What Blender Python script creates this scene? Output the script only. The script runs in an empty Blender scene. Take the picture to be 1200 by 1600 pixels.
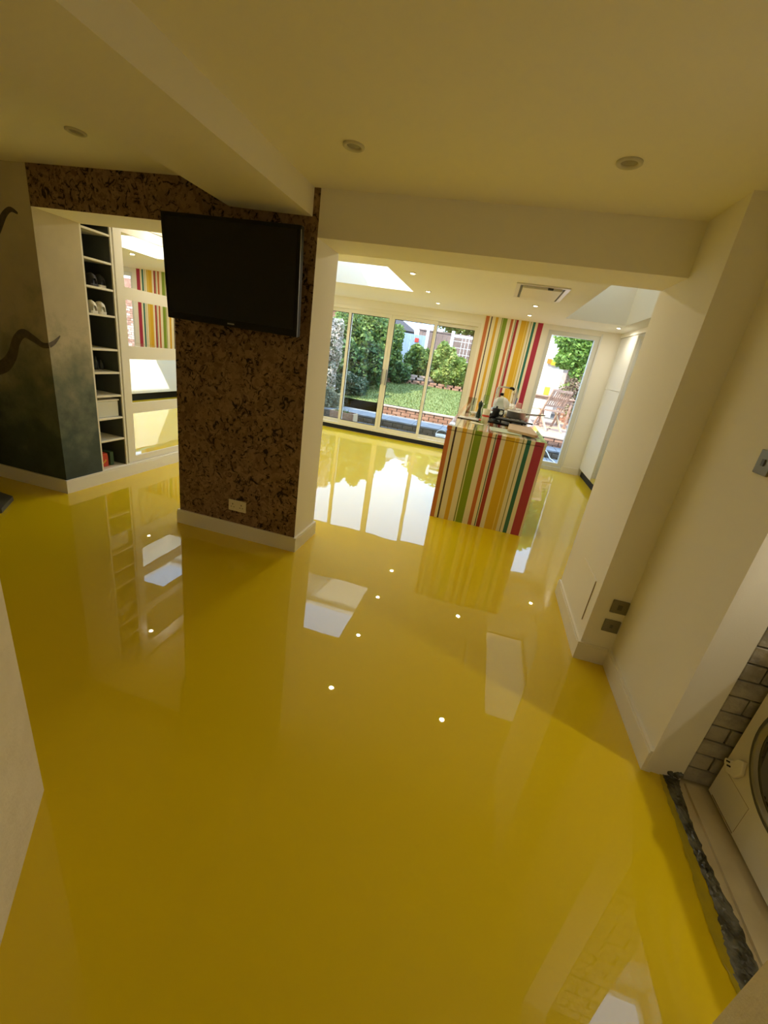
import bpy, math, random
from mathutils import Vector, Matrix, Quaternion
R = math.radians
random.seed(7)
C = bpy.context.scene.collection
S = bpy.context.scene

# ------------------------------------------------------------------ camera
YAW, PITCH, ROLL, FPX = -0.19355, -0.36191, 0.15677, 650.1
cy, sy, cp, sp, cr, sr = math.cos(YAW), math.sin(YAW), math.cos(PITCH), math.sin(PITCH), math.cos(ROLL), math.sin(ROLL)
fwd = Vector((sy*cp, cy*cp, sp)); right = Vector((cy, -sy, 0)); up = right.cross(fwd)
r2 = right*cr + up*sr; u2 = up*cr - right*sr
cam = bpy.data.cameras.new('camera'); camo = bpy.data.objects.new('camera', cam); C.objects.link(camo)
m = Matrix((( r2.x, u2.x, -fwd.x, 0), (r2.y, u2.y, -fwd.y, 0), (r2.z, u2.z, -fwd.z, 1.5), (0, 0, 0, 1)))
camo.matrix_world = m
cam.sensor_fit = 'HORIZONTAL'; cam.sensor_width = 36; cam.lens = FPX/1200*36
cam.clip_start = 0.02; cam.clip_end = 300
S.camera = camo

# ------------------------------------------------------------------ world, sun, exposure
w = bpy.data.worlds.new('sky'); S.world = w; w.use_nodes = True
nt = w.node_tree; bg = nt.nodes['Background']
tc = nt.nodes.new('ShaderNodeTexCoord'); sep = nt.nodes.new('ShaderNodeSeparateXYZ')
rp = nt.nodes.new('ShaderNodeValToRGB')
nt.links.new(tc.outputs['Generated'], sep.inputs[0]); nt.links.new(sep.outputs['Z'], rp.inputs[0])
rp.color_ramp.elements[0].color = (0.52, 0.70, 0.98, 1); rp.color_ramp.elements[0].position = 0.0
rp.color_ramp.elements[1].color = (0.46, 0.65, 0.98, 1); rp.color_ramp.elements[1].position = 0.9
nt.links.new(rp.outputs[0], bg.inputs[0]); bg.inputs[1].default_value = 3.6
sun = bpy.data.lights.new('sun', 'SUN'); sun.energy = 7.0; sun.angle = R(0.6); sun.color = (1.0, 0.93, 0.80)
suno = bpy.data.objects.new('sun', sun); C.objects.link(suno)
suno.rotation_mode = 'QUATERNION'
suno.rotation_quaternion = Vector((0.75, 0.62, -1.0)).to_track_quat('-Z', 'Y')
suno.location = (-4, -4, 9)
S.view_settings.view_transform = 'Standard'; S.view_settings.look = 'None'
S.view_settings.gamma = 1; S.view_settings.exposure = 0.58
S.view_settings.use_curve_mapping = False
S.cycles.max_bounces = 14; S.cycles.diffuse_bounces = 8; S.cycles.glossy_bounces = 6
S.cycles.transparent_max_bounces = 12; S.cycles.transmission_bounces = 6
S.cycles.sample_clamp_indirect = 6

# ------------------------------------------------------------------ materials
MATS = {}
def mat(name, color=(.8, .8, .8), rough=.5, metal=0, spec=.5, coat=0, coat_rough=.03, noise=None, bump=0, bscale=80, emit=None, estr=0):
    """noise = (scale, second colour, low, high)"""
    M = bpy.data.materials.new(name); M.use_nodes = True; n = M.node_tree; b = n.nodes['Principled BSDF']
    b.inputs['Base Color'].default_value = (*color, 1); b.inputs['Roughness'].default_value = rough
    b.inputs['Metallic'].default_value = metal; b.inputs['Specular IOR Level'].default_value = spec
    b.inputs['Coat Weight'].default_value = coat; b.inputs['Coat Roughness'].default_value = coat_rough
    tc = n.nodes.new('ShaderNodeNewGeometry')
    if noise:
        t = n.nodes.new('ShaderNodeTexNoise'); t.inputs['Scale'].default_value = noise[0]; t.inputs['Detail'].default_value = 4
        n.links.new(tc.outputs['Position'], t.inputs['Vector'])
        r = n.nodes.new('ShaderNodeValToRGB'); r.color_ramp.elements[0].color = (*color, 1); r.color_ramp.elements[1].color = (*noise[1], 1)
        r.color_ramp.elements[0].position = noise[2] if len(noise) > 2 else .35; r.color_ramp.elements[1].position = noise[3] if len(noise) > 3 else .65
        n.links.new(t.outputs[0], r.inputs[0]); n.links.new(r.outputs[0], b.inputs['Base Color'])
    if bump:
        t = n.nodes.new('ShaderNodeTexNoise'); t.inputs['Scale'].default_value = bscale; t.inputs['Detail'].default_value = 3
        n.links.new(tc.outputs['Position'], t.inputs['Vector'])
        bp = n.nodes.new('ShaderNodeBump'); bp.inputs['Strength'].default_value = bump; bp.inputs['Distance'].default_value = .01
        n.links.new(t.outputs[0], bp.inputs['Height']); n.links.new(bp.outputs[0], b.inputs['Normal'])
    if emit: b.inputs['Emission Color'].default_value = (*emit, 1); b.inputs['Emission Strength'].default_value = estr
    MATS[name] = M; return M

paint = mat('wall_paint', (.88, .85, .77), .7, bump=.06, bscale=220)
ceilp = mat('ceiling_paint', (.90, .87, .79), .8, bump=.05, bscale=260)
gloss = mat('white_gloss_paint', (.84, .81, .73), .35)
plaster = mat('bare_plaster', (.90, .83, .66), .85, noise=(9, (.84, .77, .60)), bump=.25, bscale=60)
whitegloss = mat('white_gloss_door', (.82, .82, .80), .5, spec=.1, coat=1, coat_rough=.02)
alu = mat('white_frame', (.80, .77, .66), .35)
upvc = mat('grey_white_frame', (.72, .73, .70), .35)
black = mat('black_plastic', (.008, .008, .009), .4, spec=.2)
darkgap = mat('dark_rubber', (.01, .01, .01), .8)
screen = mat('tv_screen', (.003, .003, .004), .12, spec=.35)
chrome = mat('chrome', (.75, .76, .78), .12, metal=1)
steel = mat('brushed_steel', (.74, .72, .68), .38, metal=.8)
silver = mat('silver_trim', (.35, .36, .38), .3, metal=1)
charcoal = mat('charcoal_board', (.10, .115, .115), .5, noise=(3, (.07, .08, .08)))
beige = mat('beige_screed', (.56, .48, .31), .8, noise=(7, (.64, .56, .37)), bump=.1, bscale=40)
woodstrip = mat('brown_strip', (.30, .20, .12), .6)
tape = mat('dark_tape', (.045, .042, .028), .22, noise=(14, (.15, .15, .12), .45, .6), bump=.6, bscale=30)
greentape = mat('olive_film', (.38, .30, .02), .15, noise=(10, (.48, .36, .01)))
teal = mat('teal_glass_edge', (.02, .30, .33), .15)
brickw = mat('whitewash_brick', (.42, .39, .33), .75, noise=(11, (.26, .24, .21), .42, .62), bump=.5, bscale=50)
mortar = mat('dark_mortar', (.03, .028, .024), .9)
machinew = mat('machine_white', (.84, .81, .72), .35)
machgrey = mat('machine_grey', (.10, .095, .08), .45)
machrim = mat('machine_rim', (.30, .29, .25), .3, metal=.5)
porthole = mat('porthole_glass', (.012, .012, .012), .06, coat=1)
outletgrey = mat('grey_socket', (.22, .20, .15), .3, metal=.5)
outletw = mat('ivory_socket', (.78, .72, .55), .4)
slot = mat('socket_slot', (.02, .02, .02), .6)
cutwood = mat('light_chopping_wood', (.52, .35, .19), .5, noise=(18, (.60, .42, .25)))
board_glass = mat('pale_green_board', (.62, .74, .62), .25)
ceramic = mat('white_ceramic', (.84, .83, .79), .2)
cream = mat('cream_card', (.80, .74, .56), .6)
red = mat('red_print', (.62, .06, .03), .45)
bottlegreen = mat('bottle_green', (.012, .035, .022), .25)
blue = mat('blue_plastic', (.05, .12, .30), .4)
shoe_white = mat('shoe_canvas', (.80, .78, .70), .7)
shoe_sole = mat('shoe_sole', (.72, .70, .64), .6)
shoe_dark = mat('shoe_dark', (.03, .03, .035), .5)
storage = mat('translucent_white_plastic', (.70, .72, .70), .35)
greencard = mat('green_card', (.05, .11, .06), .6)
yellowp = mat('yellow_plastic', (.85, .60, .03), .5)
orange = mat('orange_plastic', (.80, .24, .03), .5)
lampmat = mat('lamp_glow', (1, .9, .7), .5, emit=(1.0, .86, .62), estr=16)
lampoff = mat('lamp_off', (.30, .27, .17), .3)
lampring = mat('lamp_ring', (.60, .57, .45), .4)
ropem = mat('white_cable', (.80, .80, .78), .5)
slate = mat('hearth_slate', (.07, .07, .055), .5, noise=(8, (.10, .10, .08)))

# outdoors
slab = mat('grey_slab', (.20, .21, .22), .85, noise=(5, (.27, .28, .29)))
darkbrick = mat('dark_brick', (.10, .085, .07), .9, noise=(9, (.16, .13, .10)))
redbrick = mat('terracotta_brick', (.33, .155, .095), .9, noise=(7, (.43, .23, .15)))
orangebrick = mat('orange_brick', (.52, .22, .11), .9, noise=(7, (.62, .32, .18)))
palebrick = mat('pale_pink_brick', (.50, .34, .26), .9, noise=(7, (.60, .46, .37)))
lawnm = mat('lawn', (.12, .17, .035), .95, noise=(16, (.21, .235, .07)), bump=1, bscale=130)
soil = mat('soil', (.07, .05, .035), .95)
fencebrown = mat('fence_brown', (.19, .125, .10), .85, noise=(4, (.25, .17, .14)))
fencewhite = mat('trellis_white', (.75, .76, .76), .6)
fenceblue = mat('pale_blue_fence', (.34, .42, .52), .7)
shedm = mat('shed_grey', (.13, .12, .13), .8)
render_white = mat('white_render', (.85, .84, .80), .8)
rooftile = mat('roof_tiles', (.20, .13, .12), .8, noise=(12, (.27, .18, .16)))
teak = mat('weathered_teak', (.30, .17, .11), .6, noise=(20, (.42, .27, .19)))
teakpale = mat('pale_teak', (.58, .44, .26), .6)  # paler teak tone for cross legs, bench slats and planter ends
deckm = mat('patio_boards', (.46, .27, .19), .85, noise=(6, (.56, .38, .28)))
deckm2 = mat('patio_boards_pale', (.55, .40, .30), .85, noise=(6, (.48, .30, .22)))
bark = mat('bark', (.13, .09, .06), .9)

def leafmat(name, a, b, sc=5):
    M = mat(name, a, .55, noise=(sc, b, .4, .6)); n = M.node_tree; p = n.nodes['Principled BSDF']
    out = n.nodes['Material Output']; tr = n.nodes.new('ShaderNodeBsdfTranslucent'); mx = n.nodes.new('ShaderNodeMixShader')
    tr.inputs[0].default_value = (*b, 1); mx.inputs[0].default_value = .28
    n.links.new(p.outputs[0], mx.inputs[1]); n.links.new(tr.outputs[0], mx.inputs[2]); n.links.new(mx.outputs[0], out.inputs[0])
    return M
lf_mid = leafmat('leaf_mid', (.06, .12, .035), (.15, .25, .07))
lf_dark = leafmat('leaf_dark', (.035, .07, .035), (.09, .15, .07))
lf_bright = leafmat('leaf_bright', (.12, .20, .03), (.26, .34, .08), 8)
lf_yellow = leafmat('leaf_yellow', (.28, .33, .06), (.44, .46, .13), 8)
lf_ivy = leafmat('leaf_ivy', (.13, .25, .035), (.30, .44, .09), 9)
lf_silver = leafmat('leaf_silver', (.17, .19, .12), (.32, .33, .22), 9)
blossom = leafmat('blossom', (.78, .60, .50), (.86, .76, .66), 9)
twig = leafmat('dry_twigs', (.26, .17, .11), (.42, .32, .23), 9)

def glassmat(name, tint=(.93, .95, .94), f=.06):
    M = bpy.data.materials.new(name); M.use_nodes = True; n = M.node_tree; n.nodes.clear()
    o = n.nodes.new('ShaderNodeOutputMaterial'); t = n.nodes.new('ShaderNodeBsdfTransparent'); g = n.nodes.new('ShaderNodeBsdfGlossy')
    fr = n.nodes.new('ShaderNodeFresnel'); mx = n.nodes.new('ShaderNodeMixShader')
    ge = n.nodes.new('ShaderNodeNewGeometry'); ma = n.nodes.new('ShaderNodeMath'); ma.operation = 'MULTIPLY_ADD'   # same reflectance from both faces of the thin pane
    ma.inputs[1].default_value = 1/1.45-1.45; ma.inputs[2].default_value = 1.45
    n.links.new(ge.outputs['Backfacing'], ma.inputs[0]); n.links.new(ma.outputs[0], fr.inputs[0])
    t.inputs[0].default_value = (*tint, 1); g.inputs['Roughness'].default_value = .0
    n.links.new(fr.outputs[0], mx.inputs[0]); n.links.new(t.outputs[0], mx.inputs[1]); n.links.new(g.outputs[0], mx.inputs[2])
    n.links.new(mx.outputs[0], o.inputs[0]); return M
pane = glassmat('window_glass', (.90, .92, .91))
clear = glassmat('clear_glass', (.86, .90, .88))
blindm = bpy.data.materials.new('blind_fabric'); blindm.use_nodes = True
_n = blindm.node_tree; _t = _n.nodes.new('ShaderNodeBsdfTranslucent'); _t.inputs[0].default_value = (.62, .50, .34, 1); _x = _n.nodes.new('ShaderNodeMixShader')
_n.nodes['Principled BSDF'].inputs['Base Color'].default_value = (.75, .65, .48, 1); _n.nodes['Principled BSDF'].inputs['Roughness'].default_value = .9; _x.inputs[0].default_value = .6
_n.links.new(_n.nodes['Principled BSDF'].outputs[0], _x.inputs[1]); _n.links.new(_t.outputs[0], _x.inputs[2]); _n.links.new(_x.outputs[0], _n.nodes['Material Output'].inputs[0])
mirror = mat('mirror_silver', (.90, .92, .90), .0, metal=1)
smoke_mirror = mat('pale_mirror_gloss', (.62, .63, .62), .02, metal=.85)

# poured resin floor: glossy clear coat that wobbles slightly
def floormat():
    M = mat('yellow_resin', (.75, .545, .0), .5, spec=.1, coat=1, coat_rough=.004)
    n = M.node_tree; b = n.nodes['Principled BSDF']; b.inputs['Coat IOR'].default_value = 1.55
    g = n.nodes.new('ShaderNodeNewGeometry')
    t = n.nodes.new('ShaderNodeTexNoise'); t.inputs['Scale'].default_value = 2.6; t.inputs['Detail'].default_value = 1.2
    n.links.new(g.outputs['Position'], t.inputs['Vector'])
    bp = n.nodes.new('ShaderNodeBump'); bp.inputs['Strength'].default_value = 1; bp.inputs['Distance'].default_value = .0008
    n.links.new(t.outputs[0], bp.inputs['Height']); n.links.new(bp.outputs[0], b.inputs['Coat Normal'])
    return M
resin = floormat()

# cork-bark wallpaper
def corkmat():
    M = mat('cork_wallpaper', (.1, .06, .03), .6, spec=.25); n = M.node_tree; b = n.nodes['Principled BSDF']
    g = n.nodes.new('ShaderNodeNewGeometry')
    warp = n.nodes.new('ShaderNodeTexNoise'); warp.inputs['Scale'].default_value = 9; warp.inputs['Detail'].default_value = 5
    n.links.new(g.outputs['Position'], warp.inputs['Vector'])
    mixv = n.nodes.new('ShaderNodeMix'); mixv.data_type = 'VECTOR'; mixv.inputs['Factor'].default_value = .22
    n.links.new(g.outputs['Position'], mixv.inputs['A']); n.links.new(warp.outputs['Color'], mixv.inputs['B'])
    v = n.nodes.new('ShaderNodeTexVoronoi'); v.inputs['Scale'].default_value = 34; v.inputs['Randomness'].default_value = 1
    n.links.new(mixv.outputs['Result'], v.inputs['Vector'])
    big = n.nodes.new('ShaderNodeTexNoise'); big.inputs['Scale'].default_value = 19; big.inputs['Detail'].default_value = 6; big.inputs['Roughness'].default_value = .7; big.inputs['Distortion'].default_value = 1.6
    n.links.new(g.outputs['Position'], big.inputs['Vector'])
    r1 = n.nodes.new('ShaderNodeValToRGB'); e = r1.color_ramp.elements
    e[0].position = 0.0; e[0].color = (.15, .088, .05, 1); e[1].position = 1; e[1].color = (.33, .21, .13, 1)
    n.links.new(v.outputs['Color'], r1.inputs[0])
    r2_ = n.nodes.new('ShaderNodeValToRGB'); e = r2_.color_ramp.elements
    e[0].position = .41; e[0].color = (.05, .04, .04, 1); e[1].position = .47; e[1].color = (1, 1, 1, 1)
    n.links.new(big.outputs[0], r2_.inputs[0])
    mx = n.nodes.new('ShaderNodeMix'); mx.data_type = 'RGBA'; mx.blend_type = 'MULTIPLY'; mx.inputs['Factor'].default_value = 1
    n.links.new(r1.outputs[0], mx.inputs['A']); n.links.new(r2_.outputs[0], mx.inputs['B'])
    n.links.new(mx.outputs['Result'], b.inputs['Base Color'])
    bp = n.nodes.new('ShaderNodeBump'); bp.inputs['Strength'].default_value = .5; bp.inputs['Distance'].default_value = .003
    n.links.new(big.outputs[0], bp.inputs['Height']); n.links.new(bp.outputs[0], b.inputs['Normal'])
    return M
cork = corkmat()

# painted mural: cream cloud above, teal-grey sea below
def muralmat():
    M = mat('mural_paint', (.5, .5, .4), .7, bump=.05, bscale=150); n = M.node_tree; b = n.nodes['Principled BSDF']
    g = n.nodes.new('ShaderNodeNewGeometry'); s = n.nodes.new('ShaderNodeSeparateXYZ'); n.links.new(g.outputs['Position'], s.inputs[0])
    t = n.nodes.new('ShaderNodeTexNoise'); t.inputs['Scale'].default_value = 2.6; t.inputs['Detail'].default_value = 7; t.inputs['Roughness'].default_value = .62
    n.links.new(g.outputs['Position'], t.inputs['Vector'])
    ma = n.nodes.new('ShaderNodeMath'); ma.operation = 'MULTIPLY_ADD'; ma.inputs[1].default_value = 1.9; ma.inputs[2].default_value = -.95
    n.links.new(t.outputs[0], ma.inputs[0])
    ad = n.nodes.new('ShaderNodeMath'); ad.operation = 'ADD'; n.links.new(s.outputs['Z'], ad.inputs[0]); n.links.new(ma.outputs[0], ad.inputs[1])
    dv = n.nodes.new('ShaderNodeMath'); dv.operation = 'DIVIDE'; dv.inputs[1].default_value = 2.3; n.links.new(ad.outputs[0], dv.inputs[0])
    r = n.nodes.new('ShaderNodeValToRGB'); e = r.color_ramp.elements
    e[0].position = .05; e[0].color = (.030, .045, .038, 1); e[1].position = .95; e[1].color = (.62, .55, .38, 1)
    for p, c in ((.22, (.06, .085, .07, 1)), (.34, (.15, .17, .13, 1)), (.46, (.28, .27, .19, 1)), (.60, (.50, .44, .31, 1))):
        x = e.new(p); x.color = c
    n.links.new(dv.outputs[0], r.inputs[0]); n.links.new(r.outputs[0], b.inputs['Base Color']); return M
mural = muralmat()
muraldark = mat('mural_dark_paint', (.075, .062, .045), .6, noise=(30, (.13, .10, .07)))

# striped wallpaper / laminate, printed across x
CRM = (.86, .79, .60)
STRIPES = [(-9, CRM), (-.327, (.56, .17, .05)), (-.275, CRM), (-.243, (.045, .02, .03)), (-.224, CRM), (-.170, (.72, .42, .03)), (-.127, CRM),
           (-.072, (.20, .24, .03)), (-.058, (.78, .78, .45)), (-.048, (.22, .33, .02)), (.020, CRM), (.074, (.55, .14, .04)), (.114, CRM),
           (.143, (.03, .09, .06)), (.152, (.74, .74, .55)), (.160, (.36, .025, .03)), (.200, CRM), (.243, (.74, .45, .02)), (.326, (.86, .68, .20)),
           (.334, (.72, .48, .05)), (.362, CRM), (.397, (.25, .24, .06)), (.404, CRM), (.430, (.015, .16, .12)), (.469, CRM),
           (.510, (.42, .02, .06)), (.592, CRM)]
def stripemat(name, rough, coat):
    M = mat(name, CRM, rough, coat=coat); n = M.node_tree; b = n.nodes['Principled BSDF']
    g = n.nodes.new('ShaderNodeNewGeometry'); s = n.nodes.new('ShaderNodeSeparateXYZ'); n.links.new(g.outputs['Position'], s.inputs[0])
    mr = n.nodes.new('ShaderNodeMapRange'); mr.inputs['From Min'].default_value = -.4; mr.inputs['From Max'].default_value = .7
    n.links.new(s.outputs['X'], mr.inputs['Value'])
    r = n.nodes.new('ShaderNodeValToRGB'); r.color_ramp.interpolation = 'CONSTANT'; e = r.color_ramp.elements
    e.remove(e[1]); e[0].position = 0; e[0].color = (*CRM, 1)
    for x, c in STRIPES[1:]:
        q = e.new((x + .4)/1.1); q.color = (*c, 1)
    n.links.new(mr.outputs[0], r.inputs[0]); n.links.new(r.outputs[0], b.inputs['Base Color']); return M
stripe_gloss = stripemat('striped_laminate', .35, .5)
stripe_top = stripemat('striped_glass_top', .2, 1)
stripe_wall = stripemat('striped_wallpaper', .6, 0)

# ------------------------------------------------------------------ mesh helpers
class MB:
    def __init__(s): s.v = []; s.f = []; s.sm = []
    def add(s, vs, fs, smooth=False):
        k = len(s.v); s.v += [tuple(p) for p in vs]; s.f += [tuple(i + k for i in f) for f in fs]; s.sm += [smooth]*len(fs); return s
    def box(s, x0, x1, y0, y1, z0, z1):
        x0, x1 = min(x0, x1), max(x0, x1); y0, y1 = min(y0, y1), max(y0, y1); z0, z1 = min(z0, z1), max(z0, z1)
        v = [(x0, y0, z0), (x1, y0, z0), (x1, y1, z0), (x0, y1, z0), (x0, y0, z1), (x1, y0, z1), (x1, y1, z1), (x0, y1, z1)]
        return s.add(v, [(0, 3, 2, 1), (4, 5, 6, 7), (0, 1, 5, 4), (1, 2, 6, 5), (2, 3, 7, 6), (3, 0, 4, 7)])
    def bbox(s, x0, x1, y0, y1, z0, z1, b=.004):
        """box with chamfered vertical and top edges"""
        b = min(b, abs(x1-x0)*.45, abs(y1-y0)*.45, abs(z1-z0)*.45)
        def ring(i, z): return [(x0+i+b, y0+i, z), (x1-i-b, y0+i, z), (x1-i, y0+i+b, z), (x1-i, y1-i-b, z), (x1-i-b, y1-i, z), (x0+i+b, y1-i, z), (x0+i, y1-i-b, z), (x0+i, y0+i+b, z)]
        v = ring(b*.6, z0) + ring(0, z0+b*.6) + ring(0, z1-b*.6) + ring(b*.6, z1); f = [tuple(range(7, -1, -1)), tuple(range(24, 32))]
        for r in range(3):
            for i in range(8): j = (i+1) % 8; f.append((r*8+i, r*8+j, r*8+8+j, r*8+8+i))
        return s.add(v, f)
    def bar(s, a, b, w, h=None, upv=(0, 0, 1)):
        a, b = Vector(a), Vector(b); h = h or w; d = (b-a).normalized(); u = Vector(upv)
        if abs(d.dot(u)) > .98: u = Vector((1, 0, 0))
        x = d.cross(u).normalized()*w/2; z = x.normalized().cross(d).normalized()*h/2
        v = [a-x-z, a+x-z, a+x+z, a-x+z, b-x-z, b+x-z, b+x+z, b-x+z]
        return s.add(v, [(0, 1, 2, 3), (7, 6, 5, 4), (0, 4, 5, 1), (1, 5, 6, 2), (2, 6, 7, 3), (3, 7, 4, 0)])
    def tube(s, pts, rad, n=8, cap=True):
        pts = [Vector(p) for p in pts]; rs = rad if isinstance(rad, (list, tuple)) else [rad]*len(pts); rings = []
        t0 = (pts[1]-pts[0]).normalized(); u = t0.orthogonal().normalized()
        for i, p in enumerate(pts):
            t = (pts[min(i+1, len(pts)-1)]-pts[max(i-1, 0)]).normalized(); u = (u-t*u.dot(t)).normalized(); w_ = t.cross(u)
            rings.append([p+(u*math.cos(2*math.pi*k/n)+w_*math.sin(2*math.pi*k/n))*rs[i] for k in range(n)])
        v = [q for r in rings for q in r]; f = []
        for i in range(len(pts)-1):
            for k in range(n): f.append((i*n+k, i*n+(k+1) % n, (i+1)*n+(k+1) % n, (i+1)*n+k))
        if cap: f += [tuple(range(n-1, -1, -1)), tuple(range((len(pts)-1)*n, len(pts)*n))]
        return s.add(v, f, True)
    def lathe(s, prof, o=(0, 0, 0), n=20, axis='z', arc=None):
        v = []; f = []
        for r, h in prof:
            for k in range(n):
                a = 2*math.pi*k/n; c_, s_ = r*math.cos(a), r*math.sin(a)
                p = (c_, s_, h) if axis == 'z' else ((h, c_, s_) if axis == 'x' else (c_, h, s_))
                v.append((p[0]+o[0], p[1]+o[1], p[2]+o[2]))
        for i in range(len(prof)-1):
            for k in range(n): f.append((i*n+k, i*n+(k+1) % n, (i+1)*n+(k+1) % n, (i+1)*n+k))
        return s.add(v, f, True)
    def prism(s, poly, z0, z1):
        n = len(poly); v = [(x, y, z0) for x, y in poly]+[(x, y, z1) for x, y in poly]
        f = [tuple(range(n-1, -1, -1)), tuple(range(n, 2*n))]+[(i, (i+1) % n, n+(i+1) % n, n+i) for i in range(n)]
        return s.add(v, f)
    def extr(s, poly3, d):
        n = len(poly3); d = Vector(d); v = [Vector(p) for p in poly3]; v += [p+d for p in v]
        return s.add(v, [tuple(range(n-1, -1, -1)), tuple(range(n, 2*n))]+[(i, (i+1) % n, n+(i+1) % n, n+i) for i in range(n)])
    def xf(s, M):
        s.v = [tuple(M @ Vector(p)) for p in s.v]; return s
    def build(s, name, m, parent=None, bevel=0):
        me = bpy.data.meshes.new(name); me.from_pydata(s.v, [], s.f)
        for p, q in zip(me.polygons, s.sm): p.use_smooth = q
        me.materials.append(m); o = bpy.data.objects.new(name, me); C.objects.link(o)
        if parent: o.parent = parent
        if bevel:
            b = o.modifiers.new('bevel', 'BEVEL'); b.width = bevel; b.segments = 2; b.limit_method = 'ANGLE'
        return o
def box(*a): return MB().box(*a)
def tag(o, label=None, cat=None, group=None, kind=None):
    if label: o['label'] = label
    if cat: o['category'] = cat
    if group: o['group'] = group
    if kind: o['kind'] = kind
    return o
def empty(name, loc=(0, 0, 0), rz=0, **k):
    o = bpy.data.objects.new(name, None); C.objects.link(o); o.location = loc; o.rotation_euler = (0, 0, rz); o.empty_display_size = .1
    return tag(o, **k)
def struct(o, label=None, cat=None): return tag(o, label, cat, kind='structure')
def local(mb, loc):  # shift a world-space mesh into the frame of an Empty at loc
    mb.v = [(x-loc[0], y-loc[1], z-loc[2]) for x, y, z in mb.v]; return mb
def copy_tree(o, parent=None):
    c = o.copy(); C.objects.link(c); c.parent = parent
    for ch in list(o.children): copy_tree(ch, c)
    return c

# ================================================================== SETTING
H = 2.31; HD = 2.067; YB = 7.75; YP0, YP1 = 2.655, 3.02
# floor
f_ = box(-6.0, 1.075, -2.0, YB, -.12, 0); f_.box(1.075, 2.5, 2.275, YB, -.12, 0)
struct(f_.build('floor', resin), 'glossy wet-look bright yellow poured resin floor through both rooms', 'floor')
# the laundry room's own floor
struct(box(1.075, 2.7, .3, 2.275, -.12, .001).build('floor', beige), 'dull beige screed floor behind the dark taped threshold', 'floor')
# ceiling with openings
def slab_holes(mb, x0, x1, y0, y1, z0, z1, holes):
    ys = sorted({y0, y1, *[h[2] for h in holes], *[h[3] for h in holes]})
    for a, b in zip(ys, ys[1:]):
        hs = sorted((h[0], h[1]) for h in holes if h[2] <= a and h[3] >= b); x = x0
        for h0, h1 in hs: mb.box(x, h0, a, b, z0, z1); x = h1
        mb.box(x, x1, a, b, z0, z1)
SK1 = (-2.41, -1.275, 4.67, 6.14); SK2 = (.79, 1.57, 4.10, 6.78)
cmb = MB(); slab_holes(cmb, -6.0, 2.7, 2.655, YB+.3, H, H+.44, [SK1, SK2])
slab_holes(cmb, -6.0, 2.7, -2.0, 2.655, H, H+.34, [(1.50, 2.10, 1.72, 2.2)])
ceil = struct(cmb.build('ceiling', ceilp), 'plain pale ceiling with recessed lights and skylight shafts', 'ceiling')
# beam with one slanted side
bm_ = MB().extr([(-1.21, -2, H+.01), (-1.21, -2, 2.168), (-1.75, -2, 2.178), (-2.08, -2, H+.01)], (0, YP0+2, 0))
struct(bm_.build('trim_1', ceilp), 'boxed ceiling beam with one slanted side running to the television wall', 'beam')

# middle wall (partition with two openings)
w_ = MB()
w_.box(-6.0, -3.262, YP0, YP1, 0, H)                      # left of shoe opening
w_.box(-3.262, -2.155, YP0, YP1, HD, H)                    # above left opening
w_.box(-2.155, -1.172, YP0, YP1, 0, H)                     # pillar
w_.box(-1.172, .83, YP0, YP1, HD, H)                       # header
wm = struct(w_.build('wall_middle', paint), 'white partition with a television pillar and two wide openings', 'wall')
o = box(-2.157, -1.171, YP0-.003, YP0, .0, H).build('cork_wallpaper', cork, wm)
o = box(-3.262, -2.157, YP0-.003, YP0, HD, H).build('cork_wallpaper', cork, wm)
o = box(-6.0, -3.2605, YP0-.002, YP0, 0, H).build('painted_mural', mural, wm)
o = box(-3.262, -3.2595, YP0-.002, 3.005, 0, HD).build('painted_mural', mural, wm)
# dark tentacle shapes painted in the mural
def ribbon(pts, ws, name):
    P = []
    n = len(pts)
    for i in range(n):
        a = Vector(pts[max(i-1, 0)]); b = Vector(pts[min(i+1, n-1)]); d = (b-a).normalized(); q = Vector((-d.y, d.x))*ws[i]
        c = Vector(pts[i]); P.append((c+q, c-q))
    return P
def smooth(pts, ws, k=6):
    op = []; ow = []
    for i in range(len(pts)-1):
        p0 = Vector(pts[max(i-1, 0)]); p1 = Vector(pts[i]); p2 = Vector(pts[i+1]); p3 = Vector(pts[min(i+2, len(pts)-1)])
        for j in range(k):
            t = j/k; op.append(.5*((2*p1)+(p2-p0)*t+(2*p0-5*p1+4*p2-p3)*t*t+(3*p1-p0-3*p2+p3)*t**3)); ow.append(ws[i]*(1-t)+ws[i+1]*t)
    op.append(Vector(pts[-1])); ow.append(ws[-1]); return op, ow
def paint_curve(pts, ws, plane, name='mural_tentacle'):
    op, ow = smooth([Vector(p) for p in pts], ws); P = ribbon(op, ow, name); mb = MB()
    def w3(q, d): return (q.x, YP0-.002-d, q.y) if plane == 'front' else (-3.2595+d, q.x, q.y)
    v = []; f = []
    for a, b in P: v += [w3(a, .0012), w3(b, .0012), w3(a, .0), w3(b, .0)]
    for i in range(len(P)-1):
        k = i*4; f += [(k, k+1, k+5, k+4), (k+2, k+6, k+7, k+3), (k, k+4, k+6, k+2), (k+1, k+3, k+7, k+5)]
    mb.add(v, f); return mb.build(name, muraldark, wm)
paint_curve([(-3.98, .86), (-3.84, .92), (-3.72, .97), (-3.63, 1.06), (-3.57, 1.17), (-3.49, 1.235), (-3.40, 1.21), (-3.32, 1.175), (-3.2605, 1.18)], [.05, .05, .048, .042, .036, .032, .026, .02, .018], 'front')
paint_curve([(2.654, 1.18), (2.69, 1.20), (2.72, 1.225), (2.75, 1.255)], [.018, .015, .01, .003], 'side')
paint_curve([(-3.62, 1.86), (-3.56, 1.93), (-3.50, 2.0), (-3.44, 2.035), (-3.38, 2.015)], [.035, .028, .022, .016, .006], 'front')

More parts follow.
